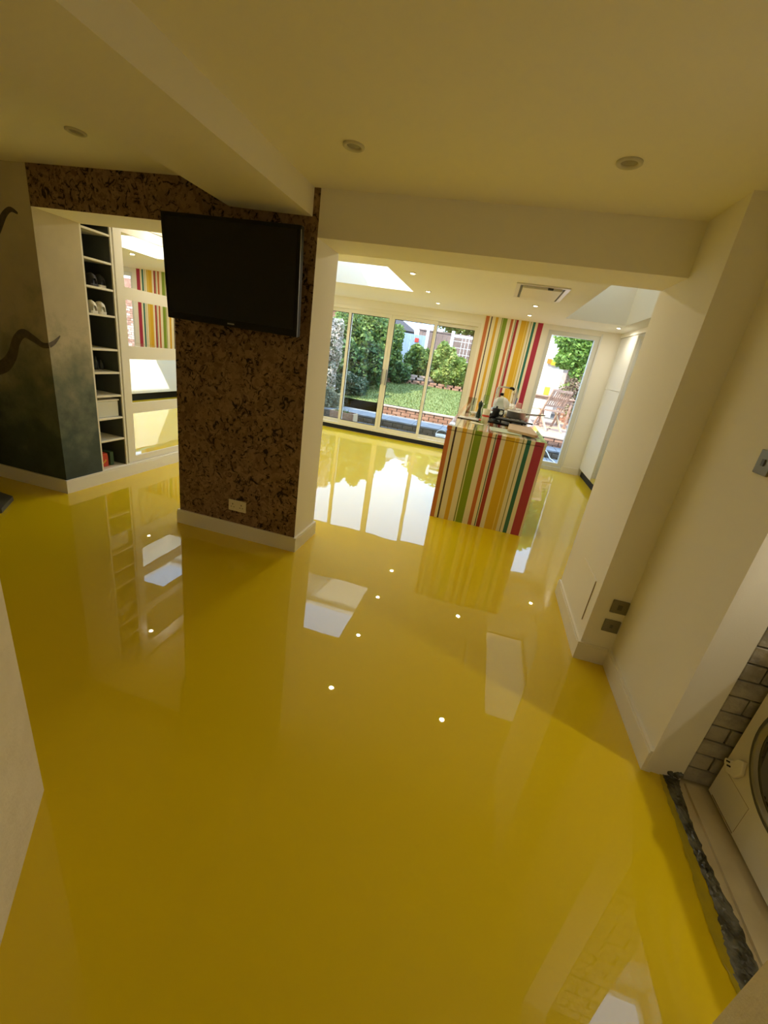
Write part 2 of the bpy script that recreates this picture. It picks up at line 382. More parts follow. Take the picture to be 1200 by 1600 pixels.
# right side walls
w_ = MB(); w_.box(.83, 1.15, 2.275, 3.05, 0, H); w_.box(1.15, 2.5, 2.275, 3.05, 0, H)
w_.box(1.0, 1.14, 1.575, 2.275, 0, H)                       # short wall with the switch
w_.box(1.0, 1.14, .775, 1.575, 2.02, H)                     # over laundry opening
wr = struct(w_.build('wall_right', paint), 'cream wall on the right stepping out beside the opening', 'wall')
o = box(.826, .83, 2.37, 2.69, .20, .465).build('access_panel', paint, wr)
o = box(.8255, .8275, 2.368, 2.374, .20, .46).build('panel_groove', woodstrip, wr)
# corner bead on laundry opening
o = box(.996, 1.02, 1.569, 1.5755, 0, 2.02).build('corner_bead', paint, wr)
# foreground jamb to the right
struct(MB().prism([(.90, -2), (1.14, -2), (1.14, .755), (.985, .775), (.905, .775)], 0, H).build('wall_front_right', plaster), 'bare plastered door jamb in the bottom right corner', 'wall')
# foreground wall at left: corner then a skewed return
struct(MB().prism([(-6, .70), (-6, .45), (-.98, .45), (-.80, -.1), (-.80, -2), (-.68, -2), (-.68, .145), (-.86, .376), (-1.122, .70)], 0, H).build('wall_front_left', plaster), 'bare plastered wall corner at the lower left', 'wall')
struct(box(-.80, 1.14, -2.1, -2.0, 0, H).build('wall_hall', paint), 'hall wall behind the viewer', 'wall')
struct(box(-6.1, -6.0, .45, 8.0, 0, H).build('wall_left', paint), 'far left wall of the near room', 'wall')

# far room walls
w_ = MB()
w_.box(-3.6, -.38, YB, YB+.28, 2.19, H); w_.box(-.38, .70, YB, YB+.28, 0, H); w_.box(.70, 1.505, YB, YB+.28, 2.235, H)
w_.box(1.505, 2.6, YB, YB+.28, 0, H); w_.box(-6.0, -3.47, YB, YB+.28, 0, H)
wb = struct(w_.build('wall_back', paint), 'garden wall of the kitchen between the glazed doors', 'wall')
box(-.345, .598, YB-.003, YB, .90, H).build('striped_wallpaper', stripe_wall, wb)
struct(box(2.42, 2.55, 3.05, YB, 0, H).build('wall_kitchen_right', paint), 'wall behind the tall white kitchen units', 'wall')
struct(box(1.78, 2.42, 3.05, YB, 2.245, H).build('trim_2', paint), 'plain bulkhead above the tall white kitchen units', 'bulkhead')
struct(box(-3.62, -3.47, 5.62, YB, 0, H).build('wall_kitchen_left', paint), 'plain wall beyond the mirrored wardrobe', 'wall')
# laundry room shell
w_ = MB(); w_.box(2.6, 2.7, .2, 2.3, 0, H); w_.box(1.14, 2.7, .2, .3, 0, H)
struct(w_.build('wall_laundry', paint), 'laundry room walls', 'wall')

# whitewashed brick nib, brick by brick
nb = box(1.14, 1.36, 1.592, 1.80, 0, H).build('wall_brick', mortar); struct(nb, 'dark-jointed whitewashed brick wall beside the washing machine', 'wall')
random.seed(3)
k = 0; z = .012+.0
while z < 1.9:
    hh = .0715
    segs = [(1.142, 1.214), (1.220, 1.358)] if k % 2 else [(1.142, 1.300), (1.306, 1.358)]
    for a, b in segs:
        j = random.uniform(0, .004)
        MB().bbox(a, b, 1.578-j, 1.60, z, z+hh, .004).build('brick', brickw, nb)
    z += .0775; k += 1

# baseboards
def bb(name, label, *segs):
    mb = MB()
    for s in segs: mb.box(*s, 0, .100); mb.box(s[0]+(.003 if s[1]-s[0] < .1 or name == 'baseboard_pillar' else 0), s[1]-(.003 if s[1]-s[0] < .1 and 'right' not in name else 0), s[2]+(.003 if s[3]-s[2] < .1 else 0), s[3], .100, .112)
    return struct(mb.build(name, gloss), label, 'skirting board')
bb('baseboard_pillar', 'white skirting board around the foot of the cork pillar', (-2.175, -1.152, YP0-.02, YP0+.01), (-1.18, -1.152, YP0+.01, YP1+.01))
bb('baseboard_mural', 'white skirting board below the painted mural and shoe shelves', (-6, -3.24, YP0-.02, YP0+.01), (-3.27, -3.24, YP0+.01, 5.6))
bb('baseboard_right', 'white skirting board stepping around the right-hand wall', (.814, .84, 2.285, 3.05), (.814, .983, 2.258, 2.285), (.983, 1.01, 1.57, 2.285))
bb('baseboard_back', 'white skirting board by the garden door', (1.515, 1.80, YB-.016, YB+.01))

# ------------------------------------------------------------------ sliding doors (window_1)
win = struct(empty('window_1', (-1.92, YB, 0)), 'wide white-framed sliding glass doors onto the garden', 'sliding doors')
L = win.location
fr = MB(); fr.box(-3.47, -.38, YB-.005, YB+.14, .075, .115); fr.box(-3.47, -.38, YB-.005, YB+.14, 2.13, 2.19)
fr.box(-3.47, -3.42, YB-.005, YB+.14, .115, 2.13); fr.box(-.425, -.38, YB-.005, YB+.14, .115, 2.13)
local(fr, L).build('outer_frame', alu, win)
local(box(-3.47, -.38, YB+.01, YB+.14, 0, .075), L).build('sill_gap', darkgap, win)
def sash(x0, x1, y, hs=None, wd=.05):
    mb = MB(); mb.box(x0, x0+wd, y, y+.04, .115, 2.13); mb.box(x1-wd, x1, y, y+.04, .115, 2.13)
    mb.box(x0+wd, x1-wd, y, y+.04, .115, .175); mb.box(x0+wd, x1-wd, y, y+.04, 2.07, 2.13)
    s = local(mb, L).build('sash', alu, win)
    local(box(x0+wd-.005, x1-wd+.005, y+.016, y+.022, .17, 2.075), L).build('pane', pane, s)
    g = MB(); g.box(x0+wd, x0+wd+.008, y+.008, y+.03, .175, 2.07); g.box(x1-wd-.008, x1-wd, y+.008, y+.03, .175, 2.07)
    g.box(x0+wd, x1-wd, y+.008, y+.03, .175, .183); g.box(x0+wd, x1-wd, y+.008, y+.03, 2.062, 2.07)
    local(g, L).build('gasket', darkgap, s)
    if hs:
        h = MB(); h.bar((hs, y-.03, .95), (hs, y-.03, 1.22), .022, .018); h.bar((hs, y-.03, .97), (hs, y, .97), .012); h.bar((hs, y-.03, 1.20), (hs, y, 1.20), .012)
        local(h, L).build('handle', silver, s)
sash(-3.42, -2.665, YB+.075); sash(-2.715, -1.918, YB+.02, -1.955); sash(-1.914, -1.11, YB+.02, -1.875); sash(-1.16, -.425, YB+.075, wd=.045)

# right garden door (door_1)
d1 = struct(empty('door_1', (1.1, YB, 0)), 'tall narrow glazed garden door right of the striped wallpaper', 'glazed door'); L = d1.location
fr = MB(); fr.box(.70, .765, YB+.03, YB+.14, .06, 2.235); fr.box(1.43, 1.505, YB+.03, YB+.14, .06, 2.235)
fr.box(.765, 1.43, YB+.03, YB+.14, .06, .13); fr.box(.765, 1.43, YB+.03, YB+.14, 2.17, 2.235)
local(fr, L).build('frame', upvc, d1)
local(box(.76, 1.435, YB+.08, YB+.088, .125, 2.175), L).build('pane', pane, d1)
local(box(.70, 1.505, YB+.0, YB+.2, 0, .06), L).build('threshold', upvc, d1)
local(MB().bar((1.508, YB-.008, .1), (1.508, YB-.008, 2.27), .022, .014, (0, 1, 0)), L).build('trim_strip', fencewhite, d1)

# skylights and laundry rooflight
def skylight(n, x0, x1, y0, y1, zt, label, bars=(), kerb=0, blind=False):
    s = struct(empty('window_%d' % n, ((x0+x1)/2, (y0+y1)/2, zt)), label, 'skylight'); L = s.location
    f = MB(); t = .05
    if blind:
        q = MB().add([(x0, y0, zt-.02), (x1, y0, zt-.02), (x1, y1, zt-.02), (x0, y1, zt-.02)], [(0, 1, 2, 3)]); local(q, L).build('blind', blindm, s)
    if kerb:
        q = MB(); q.box(x0-.06, x0, y0-.06, y1+.06, zt-kerb, zt); q.box(x1, x1+.06, y0-.06, y1+.06, zt-kerb, zt); q.box(x0, x1, y0-.06, y0, zt-kerb, zt); q.box(x0, x1, y1, y1+.06, zt-kerb, zt)
        local(q, L).build('kerb', ceilp, s)
    f.box(x0-.06, x0+t, y0-.06, y1+.06, zt, zt+.07); f.box(x1-t, x1+.06, y0-.06, y1+.06, zt, zt+.07)
    f.box(x0+t, x1-t, y0-.06, y0+t, zt, zt+.07); f.box(x0+t, x1-t, y1-t, y1+.06, zt, zt+.07)
    for b in bars: f.box(x0+t, x1-t, b-.02, b+.02, zt, zt+.07)
    local(f, L).build('frame', gloss, s)
    local(box(x0+t-.01, x1-t+.01, y0+t-.01, y1-t+.01, zt+.03, zt+.038), L).build('pane', pane, s)
skylight(2, *SK1, H+.54, 'large square skylight over the kitchen floor beside the island', kerb=.1)
skylight(3, *SK2, H+.64, 'long skylight shaft in front of the tall white units', kerb=.2, blind=True)
skylight(4, 1.50, 2.10, 1.72, 2.2, H+.34, 'small rooflight over the laundry corner')

# ================================================================== DOWNLIGHTS
LAMP_W = 2.8
def downlight(x, y, lit, label, group, power=1.0):
    t = empty('downlight', (x, y, H), label=label, cat='ceiling light', group=group)
    r0 = .048 if not lit else .042
    MB().lathe([(r0, 0.0), (r0, -.006), (r0-.006, -.010), (r0-.016, -.006), (r0-.018, -.001)], n=24).build('trim_ring', lampring if not lit else gloss, t)
    if lit:
        MB().lathe([(r0-.018, -.004), (r0-.024, -.011), (0.0001, -.013)], n=16).build('lamp', lampmat, t)
        ld = bpy.data.lights.new('lamp_light', 'AREA'); ld.shape = 'DISK'; ld.size = .05; ld.energy = LAMP_W*power; ld.color = (1.0, .90, .70)
        lo = bpy.data.objects.new('lamp_light', ld); C.objects.link(lo); lo.parent = t; lo.location = (0, 0, -.016)
    else:
        MB().lathe([(r0-.018, -.0015), (r0-.030, -.004), (0.0001, -.005)], n=16).build('lamp', lampoff, t)
downlight(-2.305, 2.16, False, 'unlit round recessed ceiling light left of the boxed beam', 'unlit recessed lights of the near room')
downlight(-.80, 2.12, False, 'unlit round recessed ceiling light, left of the two right of the beam', 'unlit recessed lights of the near room')
downlight(.32, 2.11, False, 'unlit round recessed ceiling light nearest the right wall', 'unlit recessed lights of the near room')
for i, y in enumerate((3.76, 4.83, 5.92, 6.93)):
    downlight(-1.04, y, True, ['glowing recessed light seen only as the floor glint nearest the camera, left', 'glowing recessed ceiling light beside the skylight, nearest of the left row', 'glowing recessed ceiling light, middle of the left row', 'glowing recessed ceiling light, last of the left row by the sliding doors'][i], 'glowing recessed lights of the kitchen')
for i, y in enumerate((3.80, 5.98, 6.93)):
    downlight(.31, y, True, ['glowing recessed light seen only as the floor glint nearest the camera, right', 'glowing recessed ceiling light just beyond the extractor panel', 'glowing recessed ceiling light above the top of the striped wallpaper'][i], 'glowing recessed lights of the kitchen')
downlight(1.557, 7.05, True, 'glowing recessed ceiling light in the corner above the tall white units', 'glowing recessed lights of the kitchen')
for i, y in enumerate((3.76, 4.83, 5.92, 6.93)):
    downlight(-3.0, y, True, 'glowing recessed ceiling light by the mirrored wardrobe, %s' % ['nearest the shoe shelves', 'second along', 'third along', 'farthest along'][i], 'glowing recessed lights of the kitchen')

downlight(.15, -.95, True, 'unseen recessed light added in the hall as fill behind the viewer', 'added fill lights of the hall', .08)  # added fill lamp out of view, lifts the foreground
downlight(1.72, 1.25, True, 'unseen recessed light added to brighten the laundry room', 'added fill lights of the laundry', 2.7)  # added lamp out of view, brightens the washing machine and lower left wall

# ceiling extractor
ex = empty('ceiling_extractor', (.27, 5.06, H), label='flush white rectangular extractor panel in the kitchen ceiling', cat='extractor hood')
mb = MB(); mb.box(-.25, .25, -.405, -.365, -.012, 0); mb.box(-.25, .25, .365, .405, -.012, 0); mb.box(-.25, -.21, -.365, .365, -.012, 0); mb.box(.21, .25, -.365, .365, -.012, 0)
mb.build('frame', steel, ex); MB().box(-.21, .21, -.365, .365, -.003, 0).build('slot', charcoal, ex)
MB().bbox(-.185, .185, -.335, .335, -.030, -.003, .006).build('panel', gloss, ex)
MB().box(.05, .10, -.352, -.336, -.028, -.008).build('latch', charcoal, ex)
MB().box(-.13, -.10, .336, .350, -.028, -.008).build('latch', charcoal, ex)

# ================================================================== TELEVISION
tv = empty('television', (-1.645, 2.56, 1.51), label='large black flat television on the cork pillar, tilted down slightly', cat='television')
TW, TH = .905, .575
MB().bbox(-TW/2, TW/2, -.045, .0, 0, TH, .006).build('casing', black, tv)
MB().box(-TW/2+.022, TW/2-.022, -.0475, -.045, .04, TH-.022).build('screen', screen, tv)
MB().box(TW/2-.0015, TW/2+.001, -.046, -.042, .0, TH-.02).build('edge_trim', silver, tv)
MB().box(-.018, .028, -.047, -.045, .014, .022).build('maker_badge', mat('badge_grey', (.25, .25, .26), .4), tv)
mb = MB(); mb.box(-.12, .12, .0, .03, .14, .44); mb.bar((0, .02, .30), (.02, .075, .30), .05, .08)
mb.build('wall_bracket', black, tv)
tv.rotation_euler = (R(3.6), 0, 0)

# ================================================================== SHOE SHELVES + WARDROBE
XS = -3.26
sh = empty('shoe_shelves', (XS, 3.005, 0), label='tall narrow built-in shoe shelving with white shelves and dark back', cat='shelving'); L = sh.location
mb = MB(); mb.box(XS-.36, XS, 3.006, 3.02, .112, 2.14); local(mb, L).build('side_panel', gloss, sh)
local(box(XS-.36, XS, 3.282, 3.298, .112, 2.14), L).build('side_panel', gloss, sh)
local(box(XS-.37, XS-.345, 3.02, 3.282, .112, 2.14), L).build('back_panel', charcoal, sh)
local(box(XS-.345, XS-.012, 3.0200, 3.0225, .112, 2.12), L).build('inner_lining', charcoal, sh)
local(box(XS-.345, XS-.012, 3.2795, 3.282, .112, 2.12), L).build('inner_lining', charcoal, sh)
local(box(XS-.36, XS, 3.006, 3.298, 2.12, 2.14), L).build('top_panel', gloss, sh)
SHZ = [2.06, 1.855, 1.655, 1.45, 1.178, .985, .785, .585, .385, .118]
for z in SHZ: local(MB().bbox(XS-.344, XS-.001, 3.0226, 3.2794, z-.016, z, .002), L).build('shelf', gloss, sh)

def shoe(loc, rz, mu, ms, label, group, sc=1):
    t = empty('shoe', loc, rz, label=label, cat='shoe', group=group); t.scale = (sc, sc, sc)
    prof = [(-.132, .020, .060), (-.125, .032, .088), (-.10, .036, .100), (-.055, .036, .090), (-.02, .037, .078), (.03, .042, .060), (.075, .045, .046), (.11, .038, .036), (.132, .018, .026)]
    v = []; f = []; n = 10
    for x, wd, h in prof:
        for k in range(n):
            a = math.pi*k/(n-1); v.append((x, wd*math.cos(a), .02+(h-.02)*math.sin(a)**.7))
    for i in range(len(prof)-1):
        for k in range(n-1): f.append((i*n+k, i*n+k+1, (i+1)*n+k+1, (i+1)*n+k))
    f += [tuple(range(n)), tuple(range((len(prof)-1)*n+n-1, (len(prof)-1)*n-1, -1))]
    MB().add(v, f, True).build('upper', mu, t)
    out = [(x, wd+.004) for x, wd, h in prof]; poly = out + [(x, -w2) for x, w2 in reversed(out)]
    MB().prism(poly[::-1], 0, .021).build('sole', ms, t)
    mb = MB()
    for i in range(4): x = .02+i*.016; mb.tube([(x, -.02, .073-i*.005), (x+.004, 0, .079-i*.005), (x, .02, .073-i*.005)], .0028, 5)
    mb.build('laces', ms, t)
    MB().lathe([(.024, 0), (.020, -.004), (.0001, -.012)], (-.062, 0, .0925), 12).build('opening', shoe_dark, t)
    return t
shoe((XS-.15, 3.085, 1.4505), R(186), shoe_white, shoe_sole, 'cream canvas shoe on the shoe shelf, left of the pair', 'cream canvas shoes')
shoe((XS-.155, 3.180, 1.4505), R(182), shoe_white, shoe_sole, 'cream canvas shoe on the shoe shelf, right of the pair', 'cream canvas shoes')
shoe((XS-.17, 3.13, 1.6555), R(184), shoe_dark, shoe_dark, 'black shoe on the shelf above the cream shoes, left one', 'black shoes')
shoe((XS-.17, 3.22, 1.6555), R(178), shoe_dark, shoe_sole, 'black shoe with pale sole above the cream shoes, right one', 'black shoes')
tag(MB().lathe([(.0001, 0), (.03, 0), (.034, .02), (.031, .10), (.014, .13), (.012, .18), (.0001, .181)], (XS-.2, 3.075, 1.1785), 16).build('bottle', shoe_dark), 'slim dark bottle alone at the left of the tall shelf bay', 'bottle')
for i, (y, h) in enumerate(((3.07, .13), (3.135, .09), (3.195, .11), (3.25, .08))):
    tag(MB().lathe([(.0001, 0), (.024, 0), (.026, .01), (.024, h*.6), (.012, h*.75), (.011, h), (.0001, h)], (XS-.17, y, .9855), 14).build('jar', mat('smoked_glass_%d' % i, (.05, .06, .065), .15)),
        'small dark glass jar in the shelf row of four, %s' % ['first from left and tallest', 'second from left', 'third from left', 'last and shortest'][i], 'jar', 'dark glass jars on the shoe shelves')
sb = empty('storage_box', (XS-.16, 3.15, .5855), label='white translucent plastic storage box in the shoe shelving', cat='box')
MB().bbox(-.14, .135, -.118, .118, 0, .145, .012).build('tub', storage, sb); MB().bbox(-.145, .141, -.122, .122, .145, .158, .006).build('lid', ceramic, sb)
bx_ = empty('red_carton', (XS-.13, 3.09, .1185), R(-6), label='red printed carton leaning at the bottom of the shoe shelving', cat='carton')
MB().bbox(-.06, .06, -.055, .055, 0, .105, .003).build('carton', red, bx_)
for i in range(6): MB().box(.0595, .0612, -.035+.012*i, -.028+.012*i, .03+.01*(i % 3), .045+.012*(i % 3)).build('printed_mark', yellowp, bx_)
MB().bbox(-.06, .06, -.05, .05, .106, .125, .003).build('flap', red, bx_)
tag(MB().bbox(XS-.17, XS-.07, 3.165, 3.205, .1185, .245, .003).build('green_packet', greencard), 'dark green packet beside the red carton', 'packet')

# wardrobe: two sliding mirrored doors
wd = empty('mirrored_wardrobe', (XS, 3.30, 0), label='white wardrobe with sliding doors of four stacked mirror panels each', cat='wardrobe'); L = wd.location
mb = MB(); mb.box(XS-.6, XS-.05, 3.30, 3.316, .112, 2.30); mb.box(XS-.6, XS-.05, 5.60, 5.62, .112, 2.30); mb.box(XS-.6, XS-.0, 3.30, 5.62, 2.20, 2.305); mb.box(XS-.62, XS-.6, 3.30, 5.62, .112, 2.305)
mb.box(XS-.6, XS-.0, 3.3, 5.62, .0, .122)
local(mb, L).build('carcass', gloss, wd)
def wdoor(y0, y1, x):
    mb = MB(); mb.box(x-.03, x, y0, y0+.085, .125, 2.195); mb.box(x-.03, x, y1-.085, y1, .125, 2.195)
    zs = [(.125, .180), (.60, .70), (1.10, 1.212), (1.60, 1.70), (2.115, 2.195)]
    for a, b in zs: mb.box(x-.03, x, y0+.085, y1-.085, a, b)
    d = local(mb, L).build('sliding_door', gloss, wd)
    for (a, b), (c, e) in zip(zs, zs[1:]): local(box(x-.015, x-.009, y0+.08, y1-.08, b-.005, c+.005), L).build('mirror_panel', mirror, d)
wdoor(3.318, 4.46, XS-.004); wdoor(4.44, 5.60, XS-.040)

# ================================================================== ISLAND
IX0, IX1, IY0, IT = -.315, .615, 4.08, .945
isl = empty('kitchen_island', (.15, 5.9, 0), label='long kitchen island with multicoloured striped end panel and top', cat='kitchen island'); L = isl.location
local(MB().box(IX0, IX1, IY0, IY0+.03, .0, IT-.042), L).build('end_panel', stripe_gloss, isl)
local(MB().bbox(IX0-.002, IX1+.002, IY0-.002, YB-.004, IT-.038, IT, .003), L).build('worktop', stripe_top, isl)
local(MB().box(IX0-.004, IX0-.002, IY0, YB-.005, IT-.034, IT-.006), L).build('glass_edge', teal, isl)
local(MB().box(IX0+.02, IX1-.02, IY0+.03, YB-.005, .13, IT-.042), L).build('carcass', gloss, isl)
local(MB().box(IX0+.06, IX1-.06, IY0+.03, YB-.005, 0, .13), L).build('plinth', black, isl)
y = IY0+.034
while y < YB-.1:
    y1 = min(y+.608, YB-.006)
    local(MB().bbox(IX0, IX0+.018, y+.002, y1-.002, .135, IT-.05, .002), L).build('door', whitegloss, isl)
    local(MB().bbox(IX1-.018, IX1, y+.002, y1-.002, .135, IT-.05, .002), L).build('door', whitegloss, isl)
    y = y1

T = IT
# hob
hob = empty('hob', (.24, 5.25, T), label='black gas hob with cast pan supports set in the island top', cat='hob')
MB().bbox(-.22, .25, -.36, .36, 0, .012, .004).build('glass_plate', black, hob)
for bx0 in (-.11, .13):
    for by0 in (-.18, .18):
        MB().lathe([(.045, .012), (.045, .022), (.025, .028), (.0001, .029)], (bx0, by0, 0), 16).build('burner', charcoal, hob)
        g = MB()
        for a in range(4): g.bar((bx0+.095*math.cos(a*math.pi/2+.78), by0+.095*math.sin(a*math.pi/2+.78), .012), (bx0+.085*math.cos(a*math.pi/2+.78), by0+.085*math.sin(a*math.pi/2+.78), .044), .010)
        g.bar((bx0-.1, by0, .045), (bx0+.1, by0, .045), .010); g.bar((bx0, by0-.1, .045), (bx0, by0+.1, .045), .010)
        for q in (-1, 1): g.bar((bx0-.07, by0+q*.07, .045), (bx0+.07, by0+q*.07, .045), .008); g.bar((bx0+q*.07, by0-.07, .045), (bx0+q*.07, by0+.07, .045), .008)
        g.build('pan_support', black, hob)
for i in range(4): MB().lathe([(.016, .012), (.014, .034), (.0001, .035)], (-.19, -.26+.09*i, 0), 12).build('knob', steel, hob)
# pan on the hob
fp = empty('saucepan', (.37, 5.42, T+.05), R(-8), label='stainless saucepan on the hob with its long handle to the right', cat='saucepan')
MB().lathe([(.0001, 0), (.105, 0), (.113, .006), (.115, .075), (.119, .078), (.112, .078), (.109, .010), (.0001, .006)], n=28).build('pan_body', steel, fp)
MB().tube([(.112, .0, .060), (.17, 0, .072), (.33, .02, .088)], [.008, .009, .007], 8).build('handle', silver, fp)
# moka pot
mk = empty('coffee_pot', (.12, 5.06, T+.05), R(20), label='small black coffee pot with a looped handle on the hob', cat='coffee pot')
MB().lathe([(.0001, 0), (.050, 0), (.052, .02), (.040, .055), (.048, .10), (.0001, .11)], n=10).build('pot_body', black, mk)
MB().lathe([(.010, .108), (.012, .122), (.0001, .132)], n=10).build('lid_knob', black, mk)
MB().tube([(.046, 0, .095), (.085, 0, .092), (.092, 0, .05), (.070, 0, .015)], .008, 7).build('handle', black, mk)
# grill plate
gp = empty('griddle', (.30, 4.93, T+.05), R(-6), label='flat black griddle plate across the near hob rings', cat='griddle')
MB().bbox(-.17, .17, -.09, .09, 0, .016, .006).build('plate', black, gp)
mb = MB()
for i in range(9): mb.box(-.15, .15, -.078+.0185*i, -.070+.0185*i, .016, .022)
mb.build('ridges', charcoal, gp)
MB().bar((.17, 0, .012), (.235, -.005, .014), .03, .014).build('handle', black, gp)
# boards in front
wbd = MB(); pts = []
for (cx_, cy_, a0) in ((.085, .21, 0), (-.06, .23, 90), (-.10, -.14, 180), (.085, -.24, 270)):
    for k in range(6): a = R(a0+k*18); pts.append((cx_+.035*math.cos(a), cy_+.035*math.sin(a)))
wbd.prism(pts, 0, .026)
o = wbd.build('chopping_board', cutwood, bevel=.003); o.location = (.395, 4.54, T+.012); o.scale = (1.1, 1.2, 1); o.rotation_euler = (0, 0, R(2))
tag(o, 'pale wooden chopping board with rounded corners on the near end of the island', 'chopping board')
o = MB().bbox(-.15, .15, -.13, .13, 0, .010, .012).build('glass_board', board_glass); o.location = (.235, 4.36, T+.001); o.rotation_euler = (0, 0, R(4))
tag(o, 'pale green glass board partly under the wooden chopping board', 'chopping board')
# canister
cn = empty('paper_canister', (.015, 4.72, T), label='tall cream paper cup-shaped canister with a red mark', cat='canister')
MB().lathe([(.0001, 0), (.035, 0), (.040, .155), (.036, .155), (.033, .01), (.0001, .008)], n=18).build('wall', cream, cn)
MB().lathe([(.0388, .075), (.0398, .095)], n=18).build('red_band', red, cn)
# pepper mill
pm = empty('pepper_mill', (-.07, 5.22, T), label='dark green waisted pepper mill near the island edge', cat='pepper mill')
MB().lathe([(.0001, 0), (.030, 0), (.031, .03), (.020, .08), (.018, .105), (.027, .15), (.024, .18), (.0001, .182)], n=16).build('body', bottlegreen, pm)
MB().lathe([(.006, .18), (.010, .19), (.0001, .20)], n=10).build('top_nut', black, pm)
# glass box
gb = empty('glass_upstand', (-.19, 5.6, T), label='clear glass vase-box standing on the island edge by the lawn view', cat='glass vase')
mb = MB(); s_ = .05
for a in ((-s_, s_, -s_, -s_+.004), (-s_, s_, s_-.004, s_), (-s_, -s_+.004, -s_, s_), (s_-.004, s_, -s_, s_)): mb.box(*a, .002, .19)
mb.box(-s_, s_, -s_, s_, 0, .006); mb.build('vessel', clear, gb)
# left tray with papers
tr = empty('serving_tray', (-.16, 4.90, T), R(-3), label='thin dark-edged tray with white papers near the island edge', cat='tray')
MB().bbox(-.12, .12, -.10, .10, 0, .008, .004).build('base', black, tr); MB().box(-.112, .112, -.092, .092, .008, .012).build('liner', ceramic, tr)
o = MB().bbox(-.075, .075, -.05, .05, 0, .004, .002).build('leaflet', cream); o.location = (-.06, 4.60, T+.001); o.rotation_euler = (0, 0, R(-12)); tag(o, 'cream leaflet lying in front of the paper canister', 'leaflet')
o = MB().bbox(-.03, .03, -.045, .045, 0, .010, .002).build('red_packet', red); o.location = (-.02, 4.86, T+.013); tag(o, 'small red packet on the white tray', 'packet')
o = MB().lathe([(.0001, 0), (.03, 0), (.06, .035), (.057, .036), (.028, .006), (.0001, .005)], (-.12, 5.42, T+.0), 18).build('saucer', ceramic); tag(o, 'white saucer behind the tray, left of the pepper mill', 'saucer')
# decanter
dc = empty('decanter', (.16, 5.78, T), label='clear pear-shaped glass bottle with black stopper in mid island', cat='decanter')
MB().lathe([(.0001, 0), (.085, .0), (.10, .03), (.098, .07), (.06, .13), (.038, .19), (.034, .24), (.038, .27)], n=24).build('glass_body', clear, dc)
MB().lathe([(.0001, .262), (.024, .262), (.024, .295), (.0001, .297)], n=14).build('stopper', black, dc)
MB().lathe([(.0001, .006), (.080, .006), (.090, .03), (.088, .05), (.0001, .051)], n=20).build('contents', ceramic, dc)
# tap
tp = empty('kitchen_tap', (.10, 6.55, T), R(5), label='arched chrome kitchen tap with black nozzle behind the decanter', cat='tap')
MB().lathe([(.0001, 0), (.028, 0), (.028, .015), (.02, .04), (.0001, .041)], n=16).build('base', chrome, tp)
arc = [(0, 0, .04), (0, 0, .30)]+[(.04-.04*math.cos(R(a)), 0, .30+.04*math.sin(R(a))) for a in range(20, 100, 20)]+[(.06, 0, .345), (.19, 0, .345)]
MB().tube(arc, .013, 10).build('spout', chrome, tp)
MB().tube([(.18, 0, .345), (.215, 0, .345), (.235, 0, .325)], .019, 10).build('nozzle', black, tp)
MB().tube([(0, .02, .03), (0, .06, .06), (0, .09, .10)], .007, 7).build('lever', chrome, tp)
# dish rack with dishes
dr = empty('dish_rack', (.27, 6.20, T), label='chrome wire dish rack of clean crockery beside the tap', cat='dish rack')
mb = MB()
for zz in (.02, .10): mb.tube([(-.17, -.2, zz), (.17, -.2, zz), (.17, .2, zz), (-.17, .2, zz), (-.17, -.2, zz)], .004, 6)
for i in range(9):
    y_ = -.18+.045*i; mb.tube([(-.17, y_, .10), (-.17, y_, .02), (.17, y_, .02), (.17, y_, .10)], .0025, 5)
for px in (-.16, .16):
    for py in (-.19, .19): mb.tube([(px, py, 0), (px, py, .1)], .005, 6)
mb.build('wire_frame', chrome, dr)
for i in range(4):
    o = MB().lathe([(.0001, 0), (.05, .0), (.10, .014), (.099, .018), (.05, .004), (.0001, .004)], n=24).build('plate', ceramic)
    o.rotation_euler = (R(80), 0, R(2)); o.location = (.18+.02*(i % 2), 6.045+.06*i, T+.125); tag(o, 'white plate standing in the dish rack, %s' % ['nearest', 'second', 'third', 'farthest'][i], 'plate', 'white plates in the dish rack')
o = MB().lathe([(.0001, 0), (.03, 0), (.07, .05), (.075, .075), (.071, .075), (.065, .05), (.028, .006), (.0001, .005)], (.30, 5.86, T), 22).build('bowl', ceramic); tag(o, 'white bowl right of the clear decanter', 'bowl')
mg = empty('mug', (.43, 6.10, T+.025), label='white mug at the right side of the dish rack', cat='mug')
MB().lathe([(.0001, 0), (.038, 0), (.041, .09), (.037, .09), (.035, .006), (.0001, .005)], n=18).build('cup', ceramic, mg)
MB().tube([(.038, 0, .075), (.065, 0, .07), (.066, 0, .03), (.038, 0, .02)], .006, 7).build('handle', ceramic, mg)
o = MB().lathe([(.0001, 0), (.03, 0), (.036, .11), (.033, .11), (.028, .005), (.0001, .005)], (-.02, 6.02, T), 16).build('tumbler', clear); tag(o, 'clear tumbler left of the decanter', 'glass')
wg = empty('wine_glass', (-.03, 6.35, T), label='clear stemmed wine glass behind the tumbler', cat='wine glass')
MB().lathe([(.0001, 0), (.035, .0), (.006, .008), (.004, .09), (.03, .11), (.042, .15), (.034, .21)], n=18).build('glass_body', clear, wg)
kn = empty('utensil_pot', (.375, 6.62, T), label='pale pot of upright kitchen utensils before the crimson stripe', cat='utensil pot')
MB().lathe([(.0001, 0), (.048, 0), (.05, .13), (.045, .13), (.043, .006), (.0001, .005)], n=18).build('pot', ceramic, kn)
mb = MB(); mb.extr([(-.01, -.004, .05), (.012, -.004, .05), (.028, -.004, .26), (.004, -.004, .36), (-.012, -.004, .26)], (0, .004, 0)); mb.build('knife_blade', steel, kn)
